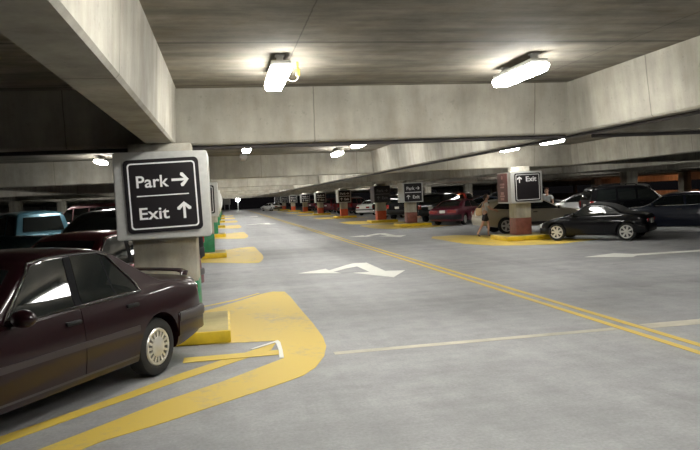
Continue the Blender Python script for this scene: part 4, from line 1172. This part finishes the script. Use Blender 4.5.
class Sk:
    def __init__(s): s.v = []; s.e = []; s.r = []; s.n = {}
    def add(s, key, co, r, par=None):
        s.v.append(co); s.r.append(r); s.n[key] = len(s.v) - 1
        if par is not None: s.e.append((s.n[par], s.n[key]))
        return s
def person(label, loc, rz, H, J, shirt, bottom, hair, long_hair, sleeves=True, shorts=True):
    """J: joint positions for a figure facing +X, left = +Y, heights for 1.0 units scaled by H"""
    P = {k: tuple(c * H for c in v) for k, v in J.items()}
    r = thing('person', label, 'person', loc, rz)
    u = H
    def lerp(a, b, t): return tuple(P[a][i] + (P[b][i] - P[a][i]) * t for i in range(3))
    k = Sk()
    k.add('pelvis', P['pelvis'], (0.075 * u, 0.060 * u)).add('waist', P['waist'], (0.066 * u, 0.055 * u), 'pelvis').add('chest', P['chest'], (0.085 * u, 0.062 * u), 'waist')
    k.add('neck0', P['neck0'], 0.034 * u, 'chest').add('neck', P['neck'], 0.030 * u, 'neck0')
    hx, hy, hz = P['head']
    k.add('jaw', (hx + 0.008 * u, hy, hz - 0.025 * u), (0.040 * u, 0.040 * u), 'neck').add('skull', (hx - 0.004 * u, hy, hz + 0.022 * u), (0.047 * u, 0.052 * u), 'jaw').add('crown', (hx - 0.006 * u, hy, hz + 0.055 * u), 0.030 * u, 'skull')
    k.add('nose', (hx + 0.058 * u, hy, hz - 0.002 * u), 0.008 * u, 'jaw')
    for s in ('l', 'r'):
        k.add('sh' + s, P['sh' + s], 0.036 * u, 'chest').add('el' + s, P['el' + s], 0.025 * u, 'sh' + s).add('wr' + s, P['wr' + s], 0.017 * u, 'el' + s)
        w = Vector(P['wr' + s]); dv = (w - Vector(P['el' + s])).normalized(); sd = dv.cross(Vector((0, 1, 0)))
        if sd.length < 0.1: sd = Vector((1, 0, 0))
        sd.normalize()
        pl = w + dv * 0.038 * u
        k.add('pa' + s, tuple(pl), (0.022 * u, 0.013 * u), 'wr' + s)
        fl = dv.cross(sd).normalized()
        for i, L in enumerate((0.040, 0.046, 0.043, 0.034)):
            o_ = sd * (i - 1.5) * 0.0115 * u
            a = pl + o_ + dv * 0.018 * u; b_ = a + dv * L * 0.5 * u + fl * 0.004 * u; c = b_ + dv * L * 0.4 * u + fl * 0.012 * u
            k.add('f%s%da' % (s, i), tuple(a), 0.0055 * u, 'pa' + s).add('f%s%db' % (s, i), tuple(b_), 0.005 * u, 'f%s%da' % (s, i)).add('f%s%dc' % (s, i), tuple(c), 0.004 * u, 'f%s%db' % (s, i))
        a = w + sd * 0.026 * u + dv * 0.02 * u; b_ = a + sd * 0.012 * u + dv * 0.025 * u
        k.add('t%sa' % s, tuple(a), 0.0065 * u, 'wr' + s).add('t%sb' % s, tuple(b_), 0.005 * u, 't%sa' % s)
        k.add('hp' + s, P['hp' + s], 0.052 * u, 'pelvis').add('kn' + s, P['kn' + s], 0.032 * u, 'hp' + s)
        k.add('cf' + s, lerp('kn' + s, 'an' + s, 0.3), 0.032 * u, 'kn' + s).add('an' + s, P['an' + s], 0.020 * u, 'cf' + s)
        k.add('to' + s, P['to' + s], (0.020 * u, 0.014 * u), 'an' + s)
    link('body', skin_mesh('body', k.v, k.e, k.r, M['skin']), r)
    # shirt
    q = Sk(); f = 1.16
    q.add('waist', tuple(Vector(P['pelvis']) + Vector((0, 0, 0.015 * u))), (0.084 * u, 0.070 * u)).add('w2', P['waist'], (0.074 * u, 0.064 * u), 'waist').add('chest', P['chest'], (0.094 * u, 0.071 * u), 'w2').add('neck0', tuple(Vector(P['neck0']) - Vector((0, 0, 0.012 * u))), 0.040 * u, 'chest')
    for s in ('l', 'r'):
        q.add('sh' + s, P['sh' + s], 0.043 * u, 'chest').add('el' + s, lerp('sh' + s, 'el' + s, 0.62), 0.035 * u, 'sh' + s)
    link('shirt', skin_mesh('shirt', q.v, q.e, q.r, shirt), r)
    q = Sk(); q.add('pelvis', P['pelvis'], (0.083 * u, 0.070 * u)).add('top', tuple(Vector(P['pelvis']) + Vector((0, 0, 0.04 * u))), (0.074 * u, 0.063 * u), 'pelvis')
    for s in ('l', 'r'):
        q.add('hp' + s, P['hp' + s], 0.062 * u, 'pelvis').add('kn' + s, lerp('hp' + s, 'kn' + s, 0.72 if shorts else 1.0), 0.052 * u if shorts else 0.045 * u, 'hp' + s)
        if not shorts: q.add('an' + s, lerp('kn' + s, 'an' + s, 0.95), 0.034 * u, 'kn' + s)
    link('shorts' if shorts else 'trousers', skin_mesh('legwear', q.v, q.e, q.r, bottom), r)
    for s in ('l', 'r'):
        q = Sk(); a = Vector(P['an' + s]); t = Vector(P['to' + s])
        q.add('a', tuple(a + Vector((0, 0, -0.012 * u))), 0.024 * u).add('m', tuple((a + t) / 2 + Vector((0, 0, -0.006 * u))), (0.024 * u, 0.018 * u), 'a').add('t', tuple(t), (0.023 * u, 0.015 * u), 'm')
        link('shoe', skin_mesh('shoe', q.v, q.e, q.r, M['shoe']), r)
    b = MB(); b.sphere((0, 0, 0), 0.058 * u, (1.02, 0.95, 1.02), 20, 14)
    for v in list(b.bm.verts):
        if v.co.x > 0.012 * u and v.co.z < 0.030 * u: v.co.x = 0.012 * u - 0.3 * (0.03 * u - v.co.z)
    if long_hair: b.tube([(-0.04 * u, 0, 0.0), (-0.055 * u, 0, -0.05 * u), (-0.05 * u, 0, -0.10 * u)], [0.04 * u, 0.038 * u, 0.015 * u], 10)
    b.build('hair', hair, r, loc=(hx - 0.006 * u, hy, hz + 0.026 * u))
    for s in (1, -1):
        MB().sphere((hx + 0.040 * u, hy + s * 0.018 * u, hz + 0.012 * u), 0.006 * u, u=8, v=6).build('eye', M['eye'], r)
        MB().sphere((hx - 0.004 * u, hy + s * 0.050 * u, hz + 0.002 * u), 0.014 * u, (0.8, 0.35, 1.2), 10, 8).build('ear', M['skin'], r)
    MB().sphere((hx + 0.046 * u, hy, hz - 0.028 * u), 0.011 * u, (0.4, 1.3, 0.35), 10, 6).build('mouth', M['hair_red'], r)
    return r
walkJ = dict(pelvis=(0, 0, 0.53), waist=(0.008, 0, 0.61), chest=(0.025, 0, 0.715), neck0=(0.035, 0, 0.815), neck=(0.042, 0, 0.85), head=(0.06, 0, 0.915),
    shl=(0.03, 0.105, 0.785), shr=(0.02, -0.105, 0.785), ell=(-0.045, 0.13, 0.64), wrl=(-0.02, 0.14, 0.52), elr=(0.09, -0.13, 0.655), wrr=(0.20, -0.12, 0.61),
    hpl=(0.01, 0.05, 0.50), hpr=(-0.01, -0.05, 0.50), knl=(0.10, 0.05, 0.285), anl=(0.075, 0.05, 0.045), tol=(0.16, 0.055, 0.016),
    knr=(-0.075, -0.05, 0.29), anr=(-0.20, -0.05, 0.075), tor=(-0.135, -0.05, 0.016))
person('person in light grey top and dark shorts walking towards the gold crossover', (9.98, 25.15, 0), math.radians(-8), 1.68, walkJ, M['shirt_grey'], M['shorts'], M['hair'], True)
b = MB()
r = thing('shoulder_bag', 'tan shoulder bag hanging at the walking person\'s back', 'bag', (9.70, 25.05, 0.83))
b.box((-0.13, -0.05, 0), (0.13, 0.05, 0.30), 0.04, 3); b.build('bag_body', M['bag'], r)
MB().tube([(0.10, 0, 0.28), (0.16, -0.02, 0.36), (0.22, -0.03, 0.52), (0.2, 0.03, 0.54), (0.05, 0.05, 0.38), (-0.09, 0.02, 0.28)], 0.010, 6).build('strap', M['bag'], r)
standJ = dict(pelvis=(0, 0, 0.53), waist=(0, 0, 0.61), chest=(0.0, 0, 0.72), neck0=(0.005, 0, 0.82), neck=(0.01, 0, 0.855), head=(0.022, 0, 0.925),
    shl=(0, 0.115, 0.79), shr=(0, -0.115, 0.79), ell=(-0.02, 0.155, 0.63), wrl=(0.05, 0.15, 0.50), elr=(0.0, -0.155, 0.63), wrr=(0.09, -0.14, 0.53),
    hpl=(0, 0.055, 0.50), hpr=(0, -0.055, 0.50), knl=(0.01, 0.06, 0.28), anl=(-0.01, 0.065, 0.045), tol=(0.075, 0.075, 0.016),
    knr=(0.01, -0.06, 0.28), anr=(-0.01, -0.065, 0.045), tor=(0.075, -0.075, 0.016))
person('person in a pale shirt standing behind the gold crossover, right of the Exit sign', (14.65, 29.2, 0), math.radians(-150), 1.80, standJ, M['shirt_pale'], M['shorts'], M['hair_red'], False, shorts=False)

# ---------------------------------------------------------------- far end, outside
r = thing('street_lamp', 'white glowing globe lamp on a post outside the far end', 'lamp', (3.0, 152, 0))
MB().tube([(0, 0, 0), (0, 0, 1.9)], 0.11, 10).build('post', M['sign_white'], r)
MB().sphere((0, 0, 2.35), 0.48).build('globe', M['globe'], r)
r = thing('road_sign', 'plain pale square sign on posts outside the far end, left of the globe lamp', 'sign', (0.6, 151.5, 0))
MB().box((-0.8, -0.03, 1.4), (0.8, 0.03, 2.9), 0.01).build('panel', M['sign_metal'], r)
for x in (-0.5, 0.5):
    MB().tube([(x, 0.05, 0), (x, 0.05, 2.8)], 0.05, 8).build('post', M['sign_metal'], r)

# ---------------------------------------------------------------- world
w = bpy.data.worlds.new('night'); S.world = w; w.use_nodes = True
bg = w.node_tree.nodes['Background']
bg.inputs[0].default_value = (0.012, 0.011, 0.012, 1); bg.inputs[1].default_value = 0.08
S.cycles.use_denoising = True
S.cycles.max_bounces = 8
S.cycles.diffuse_bounces = 5
S.cycles.sample_clamp_indirect = 6
